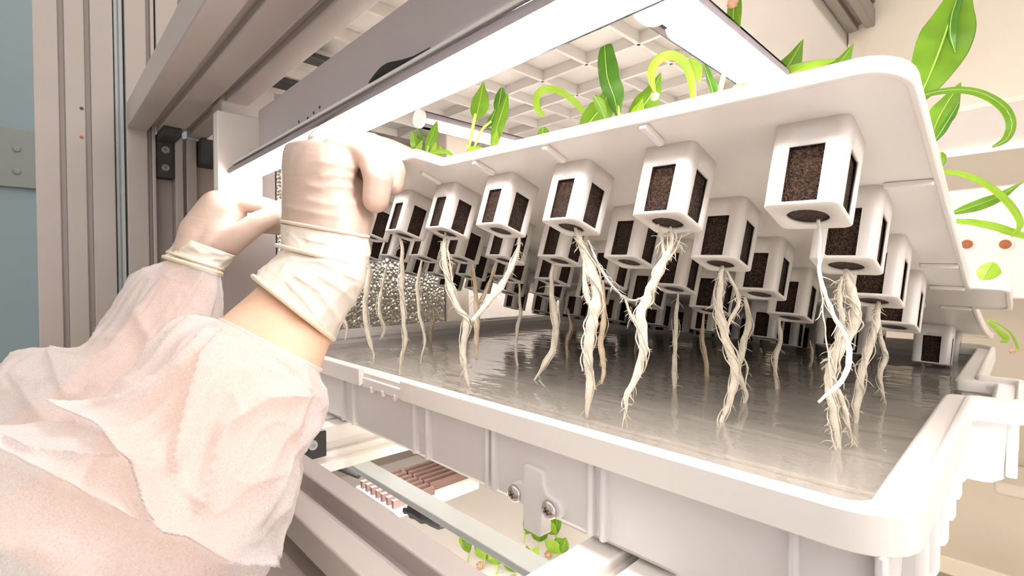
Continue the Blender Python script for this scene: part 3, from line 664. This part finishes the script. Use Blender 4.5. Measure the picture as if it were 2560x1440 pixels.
root_on('i0', 0, 0, 'thin bright white root hanging from the nearest pot', [([(2046, 548), (2049, 600), (2050, 690), (2085, 790), (2122, 865), (2108, 945), (2046, 1006)], (5, 6, 6, 7, 8, 8, 4), 'root_white', 8, 1), ([(2052, 700), (2060, 800), (2072, 900), (2080, 960)], (2, 2, 2, 1), 'root', 4, 0)])
root_on('i', 1, 0, '', [([(2112, 672), (2125, 720), (2140, 770), (2125, 830), (2088, 890), (2072, 960), (2085, 1040), (2095, 1110), (2105, 1180)], (5, 12, 14, 16, 15, 13, 11, 9, 4), 'root', 46, 6),
    ([(2105, 690), (2098, 740), (2105, 800), (2095, 850), (2075, 920)], (4, 7, 8, 7, 5), 'root', 30, 4), ([(2090, 970), (2112, 1020), (2122, 1070), (2135, 1115)], (9, 8, 5, 2), 'root', 16, 3), ([(2078, 1050), (2070, 1062), (2095, 1080), (2128, 1075)], (2, 2, 2, 1.5), 'root', 4, 0)])
root_on('j', 2, 0, '', [([(2196, 752), (2192, 800), (2172, 870), (2152, 940), (2142, 1020), (2138, 1100)], (5, 10, 11, 11, 9, 4), 'root', 26, 4)])
root_on('k', 3, 0, '', [([(2200, 800), (2202, 850), (2214, 890), (2200, 935), (2208, 985), (2216, 1020)], (3, 6, 8, 7, 4, 2), 'root', 16, 2)])
root_on('g', 0, 1, '', [([(1676, 566), (1678, 610), (1655, 660), (1622, 735), (1602, 790), (1610, 860), (1592, 935), (1567, 995), (1562, 1045)], (5, 7, 12, 15, 15, 14, 11, 7, 3), 'root', 34, 3),
    ([(1645, 560), (1655, 600), (1662, 645)], (3, 4, 6), 'root', 10, 2), ([(1705, 585), (1690, 620), (1668, 650)], (2, 3, 5), 'root', 8, 1)])
root_on('h', 1, 1, '', [([(1806, 664), (1800, 720), (1798, 780), (1815, 850), (1836, 920), (1828, 990), (1805, 1050), (1792, 1095)], (6, 9, 13, 13, 13, 11, 6, 2), 'root', 34, 4), ([(1812, 672), (1838, 720), (1846, 760), (1825, 800), (1816, 840)], (3, 5, 6, 6, 4), 'root', 22, 3)])
root_on('n', 2, 1, 'root bundle twisting down behind the thick paired root', [([(1862, 742), (1872, 800), (1858, 860), (1845, 930), (1866, 985), (1852, 1030), (1846, 1065)], (5, 9, 10, 8, 6, 4, 2), 'root', 24, 3), ([(1850, 880), (1868, 920), (1860, 980)], (3, 3, 2), 'root', 6, 0)])
root_on('o', 3, 1, 'slim curved root near the fourth pot row', [([(1948, 795), (1950, 850), (1938, 905), (1942, 970), (1954, 1030)], (4, 7, 7, 5, 2), 'root', 14, 2)])
root_on('f', 0, 2, '', [([(1438, 568), (1452, 610), (1478, 670), (1492, 730), (1482, 800), (1470, 880), (1474, 960), (1466, 1045)], (5, 11, 14, 17, 17, 15, 12, 5), 'root', 46, 4), ([(1446, 575), (1462, 640), (1462, 710), (1475, 760)], (4, 7, 8, 8), 'root', 20, 3),
    ([(1470, 600), (1490, 650), (1512, 690), (1545, 730), (1562, 746)], (3, 4, 4, 3, 3), 'root_white', 16, 2), ([(1562, 746), (1590, 750), (1622, 735)], (3, 3, 3), 'root_white', 6, 2), ([(1562, 746), (1572, 780), (1592, 815)], (4, 5, 5), 'root', 5, 1)])
root_on('p', 1, 2, 'straight tan root behind the thick front root', [([(1508, 700), (1510, 790), (1502, 860), (1510, 920), (1505, 960)], (4, 8, 9, 8, 3), 'root_tan', 10, 1)])
root_on('q', 2, 2, 'slender straight root in the middle of the tray', [([(1696, 728), (1690, 800), (1688, 870), (1686, 960), (1698, 1032)], (3, 7, 7, 7, 2), 'root', 14, 2)])
root_on('r', 3, 2, 'slender root right of the tray middle', [([(1760, 782), (1756, 840), (1766, 910), (1770, 995)], (3, 6, 7, 2), 'root_tan', 12, 2)])
root_on('d', 0, 3, '', [([(1300, 590), (1290, 640), (1262, 700), (1222, 755), (1180, 803)], (4, 7, 9, 9, 7), 'root', 26, 3)])
root_on('c', 1, 3, '', [([(1384, 655), (1378, 720), (1388, 790), (1386, 860), (1362, 910), (1335, 952)], (3, 7, 9, 10, 7, 2), 'root', 20, 3), ([(1348, 950), (1375, 985), (1402, 1022)], (2, 1.5, 1), 'root', 2, 0)])
root_on('b', 0, 4, '', [([(1114, 580), (1110, 640), (1120, 700), (1142, 765), (1166, 800), (1158, 870), (1164, 930), (1176, 985)], (4, 8, 10, 9, 11, 10, 8, 3), 'root', 34, 4), ([(1115, 600), (1125, 660), (1135, 740)], (2, 3, 2), 'root', 10, 1)])
root_on('s', 1, 4, 'tan root pair merging behind the forked root', [([(1182, 660), (1190, 740), (1192, 820), (1190, 900)], (4, 7, 9, 3), 'root_tan', 12, 2), ([(1240, 655), (1222, 710), (1200, 760)], (3, 5, 6), 'root_tan', 8, 1)])
root_on('t', 2, 4, 'thin root hanging left of the tray middle', [([(1298, 702), (1300, 780), (1290, 860), (1296, 950)], (2.5, 5, 5, 1.5), 'root', 8, 1)])
root_on('a', 0, 5, '', [([(1000, 590), (1006, 640), (1004, 720), (1008, 790), (1014, 850), (1002, 900), (998, 955)], (4, 6, 8, 7, 6, 4, 1.5), 'root', 26, 2)])
root_on('u', 1, 5, 'thin pale root next to the bubble foil', [([(1056, 650), (1045, 700), (1048, 780), (1062, 850), (1050, 910)], (3, 6, 5, 4, 1.5), 'root', 10, 1)])
root_on('v', 1, 6, 'wavy root in front of the bubble foil', [([(968, 660), (955, 720), (948, 780), (962, 820), (950, 850)], (3, 5, 6, 4, 1.5), 'root', 12, 2)])
root_on('w', 0, 6, 'root bundle hanging beside the glove cuff', [([(920, 600), (922, 660), (918, 720), (912, 780), (924, 850), (935, 890), (928, 930)], (4, 6, 8, 8, 6, 3, 1.5), 'root', 22, 3)])
root_on('x', 0, 7, 'small forked root touching the glove cuff', [([(846, 740), (856, 790), (868, 820), (862, 850)], (3, 5, 4, 2), 'root', 8, 1)])
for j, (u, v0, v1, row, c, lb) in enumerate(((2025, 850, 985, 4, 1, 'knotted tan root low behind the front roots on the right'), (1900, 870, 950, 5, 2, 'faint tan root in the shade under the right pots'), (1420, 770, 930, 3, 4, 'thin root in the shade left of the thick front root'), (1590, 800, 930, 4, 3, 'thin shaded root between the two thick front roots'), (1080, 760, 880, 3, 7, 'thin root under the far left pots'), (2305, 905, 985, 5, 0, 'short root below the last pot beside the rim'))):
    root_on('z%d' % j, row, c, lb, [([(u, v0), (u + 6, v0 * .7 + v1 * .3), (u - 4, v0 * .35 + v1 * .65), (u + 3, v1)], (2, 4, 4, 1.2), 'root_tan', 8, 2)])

# ------------------------------------------------------------------ lamps
def tube_lamp(name, label, a, b, r, front=None, cap=.02, clear_to=None):
    a = Vector(a); b = Vector(b); t = thing(name, ctr(a, b), label, 'lamp'); ax = (b - a).normalized(); side = ax.cross(Vector((0, 0, 1))).normalized(); up = side.cross(ax)
    def half(a0, a1, rr, p, q, name, m, n=14):
        out = [(rr * math.cos(math.radians(a0 + (a1 - a0) * i / n)), rr * math.sin(math.radians(a0 + (a1 - a0) * i / n))) for i in range(n + 1)]
        MB().prism(out, p, q, side, up).build(name, M[m], t, smooth=.9)
    half(188, 352, r * .93, a + ax * cap, b - ax * cap, 'diffuser', 'lit')
    half(0, 180, r * .93, a + ax * .004, b - ax * .004, 'spine', 'lamp_metal')
    n = MB(); n.tube([a + ax * .001, b - ax * .001], r, 28); n.build('clear_shell', M['clear'], t, smooth=4)
    for p, s_ in ((a, 1), (b, -1)):
        MB().lathe([(r * 1.03, 0), (r * 1.03, .004), (r * .9, .0045)], p - ax * .002 * s_, ax * s_, 28).build('end_cap', M['plastic'], t)
    return t
TY, TZ, TR = .164, .1115, .0112
t1 = tube_lamp('lamp_tube', 'long lit lamp tube running along the rack front over the hand', (-.612, TY, TZ), (.30, TY, TZ), TR, cap=.008)
MB().box((-.611, .1865, .1200), (.30, .1895, .1885)).build('housing_face', M['lamp_metal'], t1, bevel=.0006)
MB().box((-.611, .158, .1225), (.30, .187, .1250)).build('housing_base', M['plastic'], t1, bevel=.0006)
n = MB(); n.box((-.632, .139, .094), (-.588, .184, .168)); n.prism([(-.632, .168), (-.588, .168), (-.591, .183), (-.629, .183)], (0, .142, 0), (0, .184, 0), (1, 0, 0), (0, 0, 1))
n = MB(); n.box((-.628, .1445, .0915), (-.611, .190, .180)); n.build('end_block', M['plastic'], t1, bevel=.0012)
n = MB(); q0 = onY(925, 208, .1855); q1 = onY(1075, 122, .1855); n.tube([Vector(tuple(p)) for p in spline([q0, onY(965, 172, .1845), onY(1010, 155, .1845), q1], 16)], [.0008 + .0022 * math.sin(math.pi * min(1, (i + 1) / 13)) for i in range(16)], 8); n.build('cable', M['black'], t1, smooth=4)
for u, v in ((748, 305), (770, 296), (785, 282), (800, 268)):
    q = onY(u, v, .1865); MB().lathe([(.0003, 0), (.0016, .0002), (.001, .0008), (.0002, .001)], q, (0, -1, 0), 8).build('rust_spot', M['dark_hole'], t1)
for i in range(14):
    q = onY(1112 + i * 13.2, 106 - i * 7.6, .1862); MB().box((q.x - .0007, .1858, q.z - .0004), (q.x + .0007, .1866, q.z + .0004)).build('led', M['led'], t1)
tube_lamp('lamp_tube', 'bright lit tube running away into the rack on the right', (-.113, .196, .121), (-.113, .78, .121), .0115, cap=.026)
tube_lamp('lamp_tube', 'small far lit tube seen behind the seedlings', (-.410, .27, .152), (-.410, .78, .152), .0085, cap=.026)
tube_lamp('lamp_tube', 'lit tube partly hidden above the near glove', (-.56, .27, .152), (-.56, .78, .152), .0085, cap=.026)

# ------------------------------------------------------------------ tray of the shelf above: ribbed underside
up = thing('upper_tray', (-.5, .5, .235), 'white tray of the shelf above with a ribbed grid underside', 'tray')
UX1 = -.132
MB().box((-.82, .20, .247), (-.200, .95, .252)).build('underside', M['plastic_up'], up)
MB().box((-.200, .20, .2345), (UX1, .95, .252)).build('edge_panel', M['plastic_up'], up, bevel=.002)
g = .0663; px0 = onZ(1597, 112, .235)
x = px0.x
xs = [x - g * i for i in range(-2, 8) if -.82 < x - g * i < -.205]; ys = [px0.y + g * i for i in range(-1, 10) if .2 < px0.y + g * i < .95]
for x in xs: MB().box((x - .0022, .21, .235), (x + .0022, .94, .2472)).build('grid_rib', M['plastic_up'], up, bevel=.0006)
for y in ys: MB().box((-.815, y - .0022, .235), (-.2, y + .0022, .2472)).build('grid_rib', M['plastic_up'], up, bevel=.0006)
n = MB(); n.prism(slot_profile(.022, .04, (.011,), (.02,), .006, .006), (UX1 + .002, .195, .246), (UX1 + .002, .60, .246), (1, 0, 0), (0, 0, 1))
tag(n.build('cross_bar', M['alu_dark'], bevel=.001, org=(UX1, .2, .246)), 'dark grey overhead cross bar at the upper right', 'bar')
for u, v, du in ((722, 212, 26), (800, 148, 12)):
    q = onZ(u, v, .232); o = MB().box((q.x - .014, q.y - .018, .229), (q.x + .014 * du / 26, q.y + .018, .2345)).build('dark_clip', M['black'], bevel=.0006, org=q); tag(o, 'black clip under the upper tray, %s the lamp end block' % ('just right of' if du > 20 else 'further right from'), 'clip')

# ------------------------------------------------------------------ background on the right: wall panel, rack behind
o = MB().box((-.30, 1.16, -.9), (1.4, 1.19, 1.1)).build('wall_right', M['cream'], org=(.5, 1.17, 0)); struct(o)
tag(MB().box((-.131, .60, .150), (.75, .612, .75)).build('back_board', M['cream'], bevel=.002, org=(.2, .6, .15)), 'cream board hanging at the upper right behind the tall leaf', 'board')
tag(MB().box((-.735, .54, -.9), (-.725, 1.12, .22)).build('white_panel', M['plastic'], bevel=.001, org=(-.73, .8, -.9)), 'white panel far behind the tray left corner', 'panel')
YQ = .98
def bx(u0, v0, u1, v1, y, th, name, m, label, cat, bevel=.003):
    a = onY(u0, v0, y); b = onY(u1, v1, y); zt, zb = max(a.z, b.z), min(a.z, b.z)
    o = MB().box((min(a.x, b.x), y, zb), (max(a.x, b.x), y + th, zt)).build(name, M[m], bevel=bevel, org=(a.x, y, zb)); return tag(o, label, cat)
bx(2315, 262, 2640, 345, .92, .05, 'lamp_housing', 'plastic', 'pale lamp housing on the rack behind, beside the curled leaf', 'lamp', .014)
bx(2470, 215, 2660, 280, .99, .05, 'junction_box', 'plastic', 'pale box above the lamp housing at the right edge', 'box', .004)
t = thing('back_tray', onY(2330, 640, .93), 'white tray on the rack behind with two brown knobs', 'tray')
a = onY(2300, 590, .93); b = onY(2700, 650, .93); MB().box((a.x, .93, b.z - .05), (b.x, 1.10, a.z)).build('front', M['plastic'], t, bevel=.003)
for u in (2418, 2513):
    q = onY(u, 611, .93); MB().lathe([(.009, 0), (.009, .002), (.006, .003), (.0005, .003)], q, (0, -1, 0), 20).build('washer', M['plastic'], t); MB().lathe([(.0062, .003), (.0058, .005), (.003, .0065), (.0005, .0068)], q, (0, -1, 0), 16).build('knob', M['orange_rust'], t)
bx(2330, 545, 2700, 578, .97, .03, 'lamp_tube', 'lit', 'dim blurred lit strip on the rack behind', 'lamp', .004).data.materials[0] = M['led']
bx(2310, 480, 2700, 530, 1.02, .04, 'back_beam', 'cream', 'cream beam of the rack behind under the drooping leaves', 'beam')
# beige board and tray edge lower right
tag(MB().box((-.30, .72, -.33), (.75, 1.15, -.31)).build('shelf_board', M['beige'], bevel=.002, org=(.2, .9, -.33)), 'beige board of the lower shelf at the lower right', 'board')
tag(MB().box((-.02, .70, -.222), (.75, .76, -.209)).build('back_rail', M['cream'], bevel=.003, org=(.3, .74, -.22)), 'pale beige rail behind the tray spout', 'rail')
tag(MB().box((-.30, .52, -.36), (.6, .74, -.345)).build('shelf_board', M['beige'], bevel=.002, org=(.1, .6, -.36)), 'beige lower board under the tray corner', 'board')
# lid of the tray below with seedlings
ZLL = -.34
low = tag(MB().box((-.80, .16, ZLL - .012), (-.02, .52, ZLL)).build('planting_panel', M['plastic'], bevel=.003, org=(-.4, .3, ZLL)), 'white planting lid of the shelf below, seen through the rail gap', 'lid')
rnd = random.Random(3)
spots = [(1208, 1405), (1240, 1420), (1268, 1412), (1290, 1438), (1310, 1342), (1345, 1362), (1378, 1378), (1388, 1345), (1170, 1390), (1225, 1378), (1325, 1420), (1400, 1392)]
SPL = ['sprout below the rail bar, third from the left', 'sprout below the rail bar, fifth from the left', 'sprout below the rail bar, sixth from the left', 'sprout below the rail bar at the picture bottom edge', 'sprout in the upper gap left of the clip foot', 'sprout in the upper gap directly under the clip foot', 'sprout in the upper gap right of the clip foot', 'sprout in the upper gap touching the tray bottom', 'leftmost sprout below the rail bar', 'sprout below the rail bar with its tip nearest the bar', 'sprout partly hidden behind the grey lamp bar', 'rightmost sprout beside the white cross bar']
words = ['round leafed', 'forked', 'two leafed', 'short', 'bent', 'leaning', 'pale', 'upright', 'tiny', 'thin', 'curled', 'broad leafed']
for i, (u, v) in enumerate(spots):
    q = onZ(u, v + 14, ZLL); d = float(np.dot(np.array(q), FW)); t = thing('sprout', q, SPL[i], 'sprout', 'sprouts on the lower lid')
    stem(t, [(u, v + 14), (u + 2, v), (u + 3, v - 16)], d - .002, .0011)
    for k in range(3):
        a = rnd.uniform(-2.6, -.5); ln = rnd.uniform(34, 62)
        leaf(t, [(u + 3, v - 8), (u + 3 + ln * .5 * math.cos(a), v - 8 + ln * .5 * math.sin(a)), (u + 3 + ln * math.cos(a), v - 8 + ln * math.sin(a))], d - .003 * k, [pxm(x, d) for x in blade(rnd.uniform(9, 16), 'oval')], rnd.choice(['leaf', 'leaf_light', 'leaf']))
    if i % 3 == 0: husk(t, u - 8, v + 8, d - .004, .004)

# ------------------------------------------------------------------ person: two arms in gloves and non-woven sleeves
per = thing('person', at(120, 1440, .35), 'person in pale latex gloves and translucent white sleeves lifting the lid with both hands', 'person')
def ring_mesh(n, rings, N=60, K=40, fold=0.0, fseed=0.0, cap=False, open_=True, wall=0.0, ridges=None):
    """rings: (u0,v0,u1,v1,depth,half thickness in depth); a tube through elliptical sections"""
    Rg = spline(rings, N); base = len(n.v)
    for i, r in enumerate(Rg):
        s = i / (N - 1); a = at(r[0], r[1], r[4]); b = at(r[2], r[3], r[4]); c = (a + b) / 2; e1 = (b - a) / 2
        t = c.normalized(); L1 = e1.length
        for k in range(K):
            th = 2 * math.pi * k / K; ct, st = math.cos(th), math.sin(th)
            q = c + e1 * ct - t * (r[5] * st)
            if fold or ridges:
                dirn = (e1 / L1 * ct * r[5] - t * st * L1).normalized()
                w = Vector((ct * 1.5, st * 1.5, s * 2.6 + fseed)); x = noise.noise(w * 1.1)
                rd = 1 - abs(noise.noise(Vector((ct * 2.1 + .6 * s, st * 2.1, s * 2.2 + fseed + 5.0)) * 1.25)) * 2
                rd2 = 1 - abs(noise.noise(Vector((ct * 2.7 - s, st * 2.7, s * 5.0 + fseed + 9.0)))) * 2.2
                env = min(1, s * 7 + .12)
                q = q + dirn * fold * env * (x * .8 + max(0, rd) ** 2 * .9 + max(0, rd2) ** 3 * .45 - .4)
                if ridges and st > -.25:
                    z = q.dot(VF); pu = 1280 + F_PX * q.dot(VR) / z; pv = 720 - F_PX * q.dot(VU) / z; dv = 0.0
                    for line, amp, wd, step in ridges:
                        best = 1e9; sg = 1
                        for (ax, ay), (bx_, by) in zip(line[:-1], line[1:]):
                            lx, ly = bx_ - ax, by - ay; tt = max(0, min(1, ((pu - ax) * lx + (pv - ay) * ly) / (lx * lx + ly * ly)))
                            ex, ey = pu - ax - lx * tt, pv - ay - ly * tt; ds = math.hypot(ex, ey)
                            if ds < best: best = ds; sg = 1 if lx * ey - ly * ex > 0 else -1
                        w_ = wd * (step if sg > 0 else 1.0); dv += amp * math.exp(-best / w_)
                    q = q + dirn * dv * min(1, s * 9 + .1)
            n.v.append(q)
    for i in range(N - 1):
        n.f += [(base + i * K + k, base + i * K + (k + 1) % K, base + (i + 1) * K + (k + 1) % K, base + (i + 1) * K + k) for k in range(K)]
    if cap: n.f += [tuple(base + k for k in range(K))[::-1], tuple(base + (N - 1) * K + k for k in range(K))]
    return n
def rim_loop(name, ring, r, m, parent, dz=0.0, wob=0.0):
    n = MB(); u0, v0, u1, v1, d, h = ring; a = at(u0, v0, d); b = at(u1, v1, d); c = (a + b) / 2; e1 = (b - a) / 2; t = c.normalized(); pts = []
    K = 64
    for k in range(K + 1):
        th = 2 * math.pi * k / K; w = 1 + wob * noise.noise(Vector((math.cos(th) * 3, math.sin(th) * 3, u0)))
        pts.append(c + (e1 * math.cos(th) - t * h * math.sin(th)) * w)
    n.tube(pts, r, 8, cap=False); return n.build(name, M[m], parent, smooth=4)
def fuse(name, n, parent, m, voxel=.0016, it=6):
    o = n.build(name, m, parent, smooth=0)
    r = o.modifiers.new('fuse', 'REMESH'); r.mode = 'VOXEL'; r.voxel_size = voxel; r.use_smooth_shade = True
    s = o.modifiers.new('soften', 'SMOOTH'); s.factor = .6; s.iterations = it
    return o
def limb(n, pts):
    """pts: (u,v,depth,radius px)"""
    for p, q in zip(pts[:-1], pts[1:]):
        n.capsule(at(p[0], p[1], p[2]), at(q[0], q[1], q[2]), pxm(p[3], p[2]), pxm(q[3], q[2]))
# near arm
arm_r = [(690, 640, 885, 700, .322, .022), (655, 705, 835, 835, .305, .024), (560, 790, 800, 925, .285, .027), (440, 900, 755, 1080, .262, .030), (290, 1050, 670, 1260, .240, .034), (120, 1180, 570, 1430, .222, .038), (-120, 1300, 440, 1640, .205, .042)]
n = ring_mesh(MB(), arm_r, 50, 40, cap=True); n.build('arm', M['skin'], per, smooth=4)
n = MB()
D = .352
ring_mesh(n, [(738, 352, 868, 346, D + .004, .012), (712, 366, 892, 362, D + .002, .020), (704, 410, 893, 405, D, .025), (703, 480, 884, 480, D, .027), (704, 555, 905, 560, D - .006, .026), (706, 640, 905, 665, D - .018, .023)], 110, 120, cap=True, fold=.0004, fseed=3.0, ridges=[([(900, 425), (850, 408), (800, 402)], .002, 7, .6), ([(895, 445), (840, 436), (805, 440)], .0018, 7, .6), ([(892, 472), (845, 462), (800, 468), (770, 462)], .002, 8, .6), ([(890, 505), (830, 512), (770, 500)], .0018, 8, .6), ([(890, 400), (860, 380), (830, 374)], .0016, 7, .6), ([(720, 520), (780, 532), (860, 545)], .0014, 8, .6), ([(715, 360), (780, 350), (850, 360)], .001, 8, .8)])
limb(n, [(880, 610, D - .008, 40), (892, 540, D + .004, 38), (885, 470, D + .006, 30)])               # heel of the hand by the thumb
limb(n, [(880, 590, D + .004, 36), (905, 540, D + .012, 30), (905, 480, D + .02, 22)])
limb(n, [(900, 530, D + .020, 32), (908, 450, D + .024, 32), (940, 405, D + .026, 30)])
# fingers: first knuckles bridge to the right, tips curl down on the lid tab
limb(n, [(840, 385, D - .004, 42), (893, 372, D - .006, 36), (932, 396, D - .008, 37), (946, 445, D - .010, 37), (940, 500, D - .008, 33)])
limb(n, [(855, 375, D + .012, 42), (925, 368, D + .012, 36), (968, 395, D + .010, 34), (984, 430, D + .008, 32), (984, 462, D + .008, 27)])
limb(n, [(850, 370, D + .030, 40), (915, 362, D + .034, 32), (975, 374, D + .036, 26), (1018, 384, D + .036, 18)])
limb(n, [(800, 372, D + .02, 36), (870, 366, D + .03, 36)])
fuse('glove', n, per, M['glove'], .0012, 4)
cuff = [(700, 520, 900, 545, .345, .022), (702, 560, 918, 590, .340, .026), (704, 592, 926, 628, .334, .027), (700, 625, 918, 668, .327, .028), (672, 655, 908, 712, .319, .029), (648, 675, 872, 775, .312, .030), (634, 692, 834, 848, .304, .030)]
n = ring_mesh(MB(), cuff[1:], 80, 110, fold=.0009, fseed=2.0, ridges=[([(700, 690), (735, 650), (800, 655), (880, 695)], .0018, 10, .6), ([(740, 690), (800, 730), (845, 800)], .0018, 9, .6), ([(800, 690), (860, 730), (885, 760)], .0016, 9, .6), ([(720, 705), (770, 760), (815, 835)], .0016, 10, .6), ([(770, 600), (850, 615), (915, 640)], .0014, 8, .6), ([(840, 660), (880, 690), (890, 720)], .0014, 8, .6)]); o = n.build('glove_cuff', M['glove_cuff'], per, smooth=4)
s = o.modifiers.new('thickness', 'SOLIDIFY'); s.thickness = .0006
rim_loop('cuff_rim', cuff[-1], .0016, 'latex_rim', o, wob=.05)
rim_loop('cuff_fold', (704, 553, 921, 592, .340, .0270), .0012, 'glove_cuff', o, wob=.05); rim_loop('cuff_fold', (694, 614, 914, 668, .328, .0295), .0015, 'glove_cuff', o, wob=.07)
slv = [(552, 800, 800, 925, .284, .029), (505, 796, 806, 968, .276, .036), (425, 824, 794, 1050, .264, .042), (345, 930, 745, 1130, .250, .046), (238, 1040, 728, 1240, .234, .048), (120, 1070, 672, 1370, .218, .050), (-60, 1090, 600, 1500, .203, .052), (-330, 1130, 480, 1720, .185, .054)]
RDG = [([(600, 815), (560, 850), (518, 895), (480, 1000), (454, 1092), (440, 1150)], 0.0090, 20, .5), ([(527, 835), (458, 915), (403, 954), (330, 1009), (234, 1046)], 0.0075, 17, .6),
       ([(740, 975), (656, 986), (555, 1060), (527, 1147), (495, 1240)], 0.0105, 27, .45), ([(229, 1050), (298, 1083), (344, 1156), (353, 1257), (376, 1316), (440, 1326), (532, 1385), (640, 1385)], 0.0135, 36, .28),
       ([(20, 1140), (183, 1216), (376, 1316)], 0.0120, 35, .35), ([(-20, 1130), (73, 1124), (119, 1147), (339, 1151)], 0.0090, 24, .5), ([(760, 1060), (740, 1160), (700, 1280)], 0.0045, 32, 1), ([(690, 890), (740, 930), (790, 1000)], 0.0060, 19, .8)]
slv.append((-760, 1250, 400, 2150, .165, .056))
n = ring_mesh(MB(), slv, 190, 200, fold=.0045, fseed=.0, ridges=RDG); o = n.build('sleeve', M['cloth'], per, smooth=4)
rim_loop('elastic_hem', slv[0], .0013, 'cloth', o, wob=.04)
# far arm
arm_l = [(425, 620, 545, 665, .505, .022), (405, 680, 535, 740, .500, .024), (330, 790, 500, 880, .480, .028), (200, 920, 420, 1060, .445, .034), (40, 1040, 300, 1210, .41, .038), (-150, 1140, 170, 1370, .38, .042)]
n = ring_mesh(MB(), arm_l, 40, 36, cap=True); n.build('arm', M['skin'], per, smooth=4)
n = MB(); D = .515
limb(n, [(475, 650, D - .008, 42), (500, 580, D, 46), (545, 520, D + .004, 44)]); limb(n, [(510, 655, D - .008, 40), (545, 590, D + .002, 44), (575, 535, D + .012, 38)])
limb(n, [(500, 650, D + .018, 40), (545, 590, D + .026, 42), (585, 540, D + .03, 36)])
limb(n, [(545, 515, D + .006, 38), (600, 508, D + .012, 24), (655, 512, D + .010, 21), (712, 528, D + .006, 19), (735, 540, D + .004, 16)])           # index finger
limb(n, [(555, 620, D - .004, 36), (605, 585, D - .006, 30), (650, 553, D - .006, 27), (692, 535, D - .004, 22), (728, 545, D - .002, 18)])      # thumb
limb(n, [(570, 570, D + .026, 34), (630, 560, D + .030, 22), (680, 568, D + .026, 18), (725, 572, D + .022, 16)])
limb(n, [(565, 545, D + .028, 34), (625, 535, D + .038, 22), (690, 550, D + .038, 18), (730, 565, D + .034, 15)])
fuse('glove', n, per, M['glove'], .0018, 6)
cuffl = [(448, 590, 590, 640, .513, .026), (425, 620, 566, 668, .508, .027), (410, 642, 552, 684, .503, .028)]
n = ring_mesh(MB(), cuffl, 24, 60, fold=.002, fseed=4.0); o = n.build('glove_cuff', M['glove_cuff'], per, smooth=4); s = o.modifiers.new('thickness', 'SOLIDIFY'); s.thickness = .0007
rim_loop('cuff_rim', cuffl[-1], .0022, 'latex_rim', o, wob=.05); rim_loop('cuff_fold', (418, 630, 558, 674, .506, .0285), .0014, 'latex_rim', o, wob=.05)
slvl = [(420, 648, 552, 690, .503, .029), (345, 690, 556, 780, .494, .036), (262, 800, 548, 890, .474, .044), (190, 868, 490, 1010, .448, .050), (60, 880, 400, 1130, .418, .052), (-40, 960, 280, 1240, .39, .056), (-260, 1060, 160, 1420, .36, .058)]
RDL = [([(138, 890), (150, 950), (165, 990), (200, 985), (293, 899)], .008, 26, .6), ([(344, 780), (365, 830), (380, 870)], .005, 18, .7), ([(70, 1000), (120, 1060), (200, 1100)], .008, 36, .5), ([(430, 700), (380, 770), (300, 850)], .004, 22, .6), ([(520, 720), (500, 780), (440, 800)], .005, 18, .6)]
n = ring_mesh(MB(), slvl, 130, 150, fold=.006, fseed=11.0, ridges=RDL); o = n.build('sleeve', M['cloth'], per, smooth=4)
rim_loop('elastic_hem', slvl[0], .0013, 'cloth', o, wob=.04)
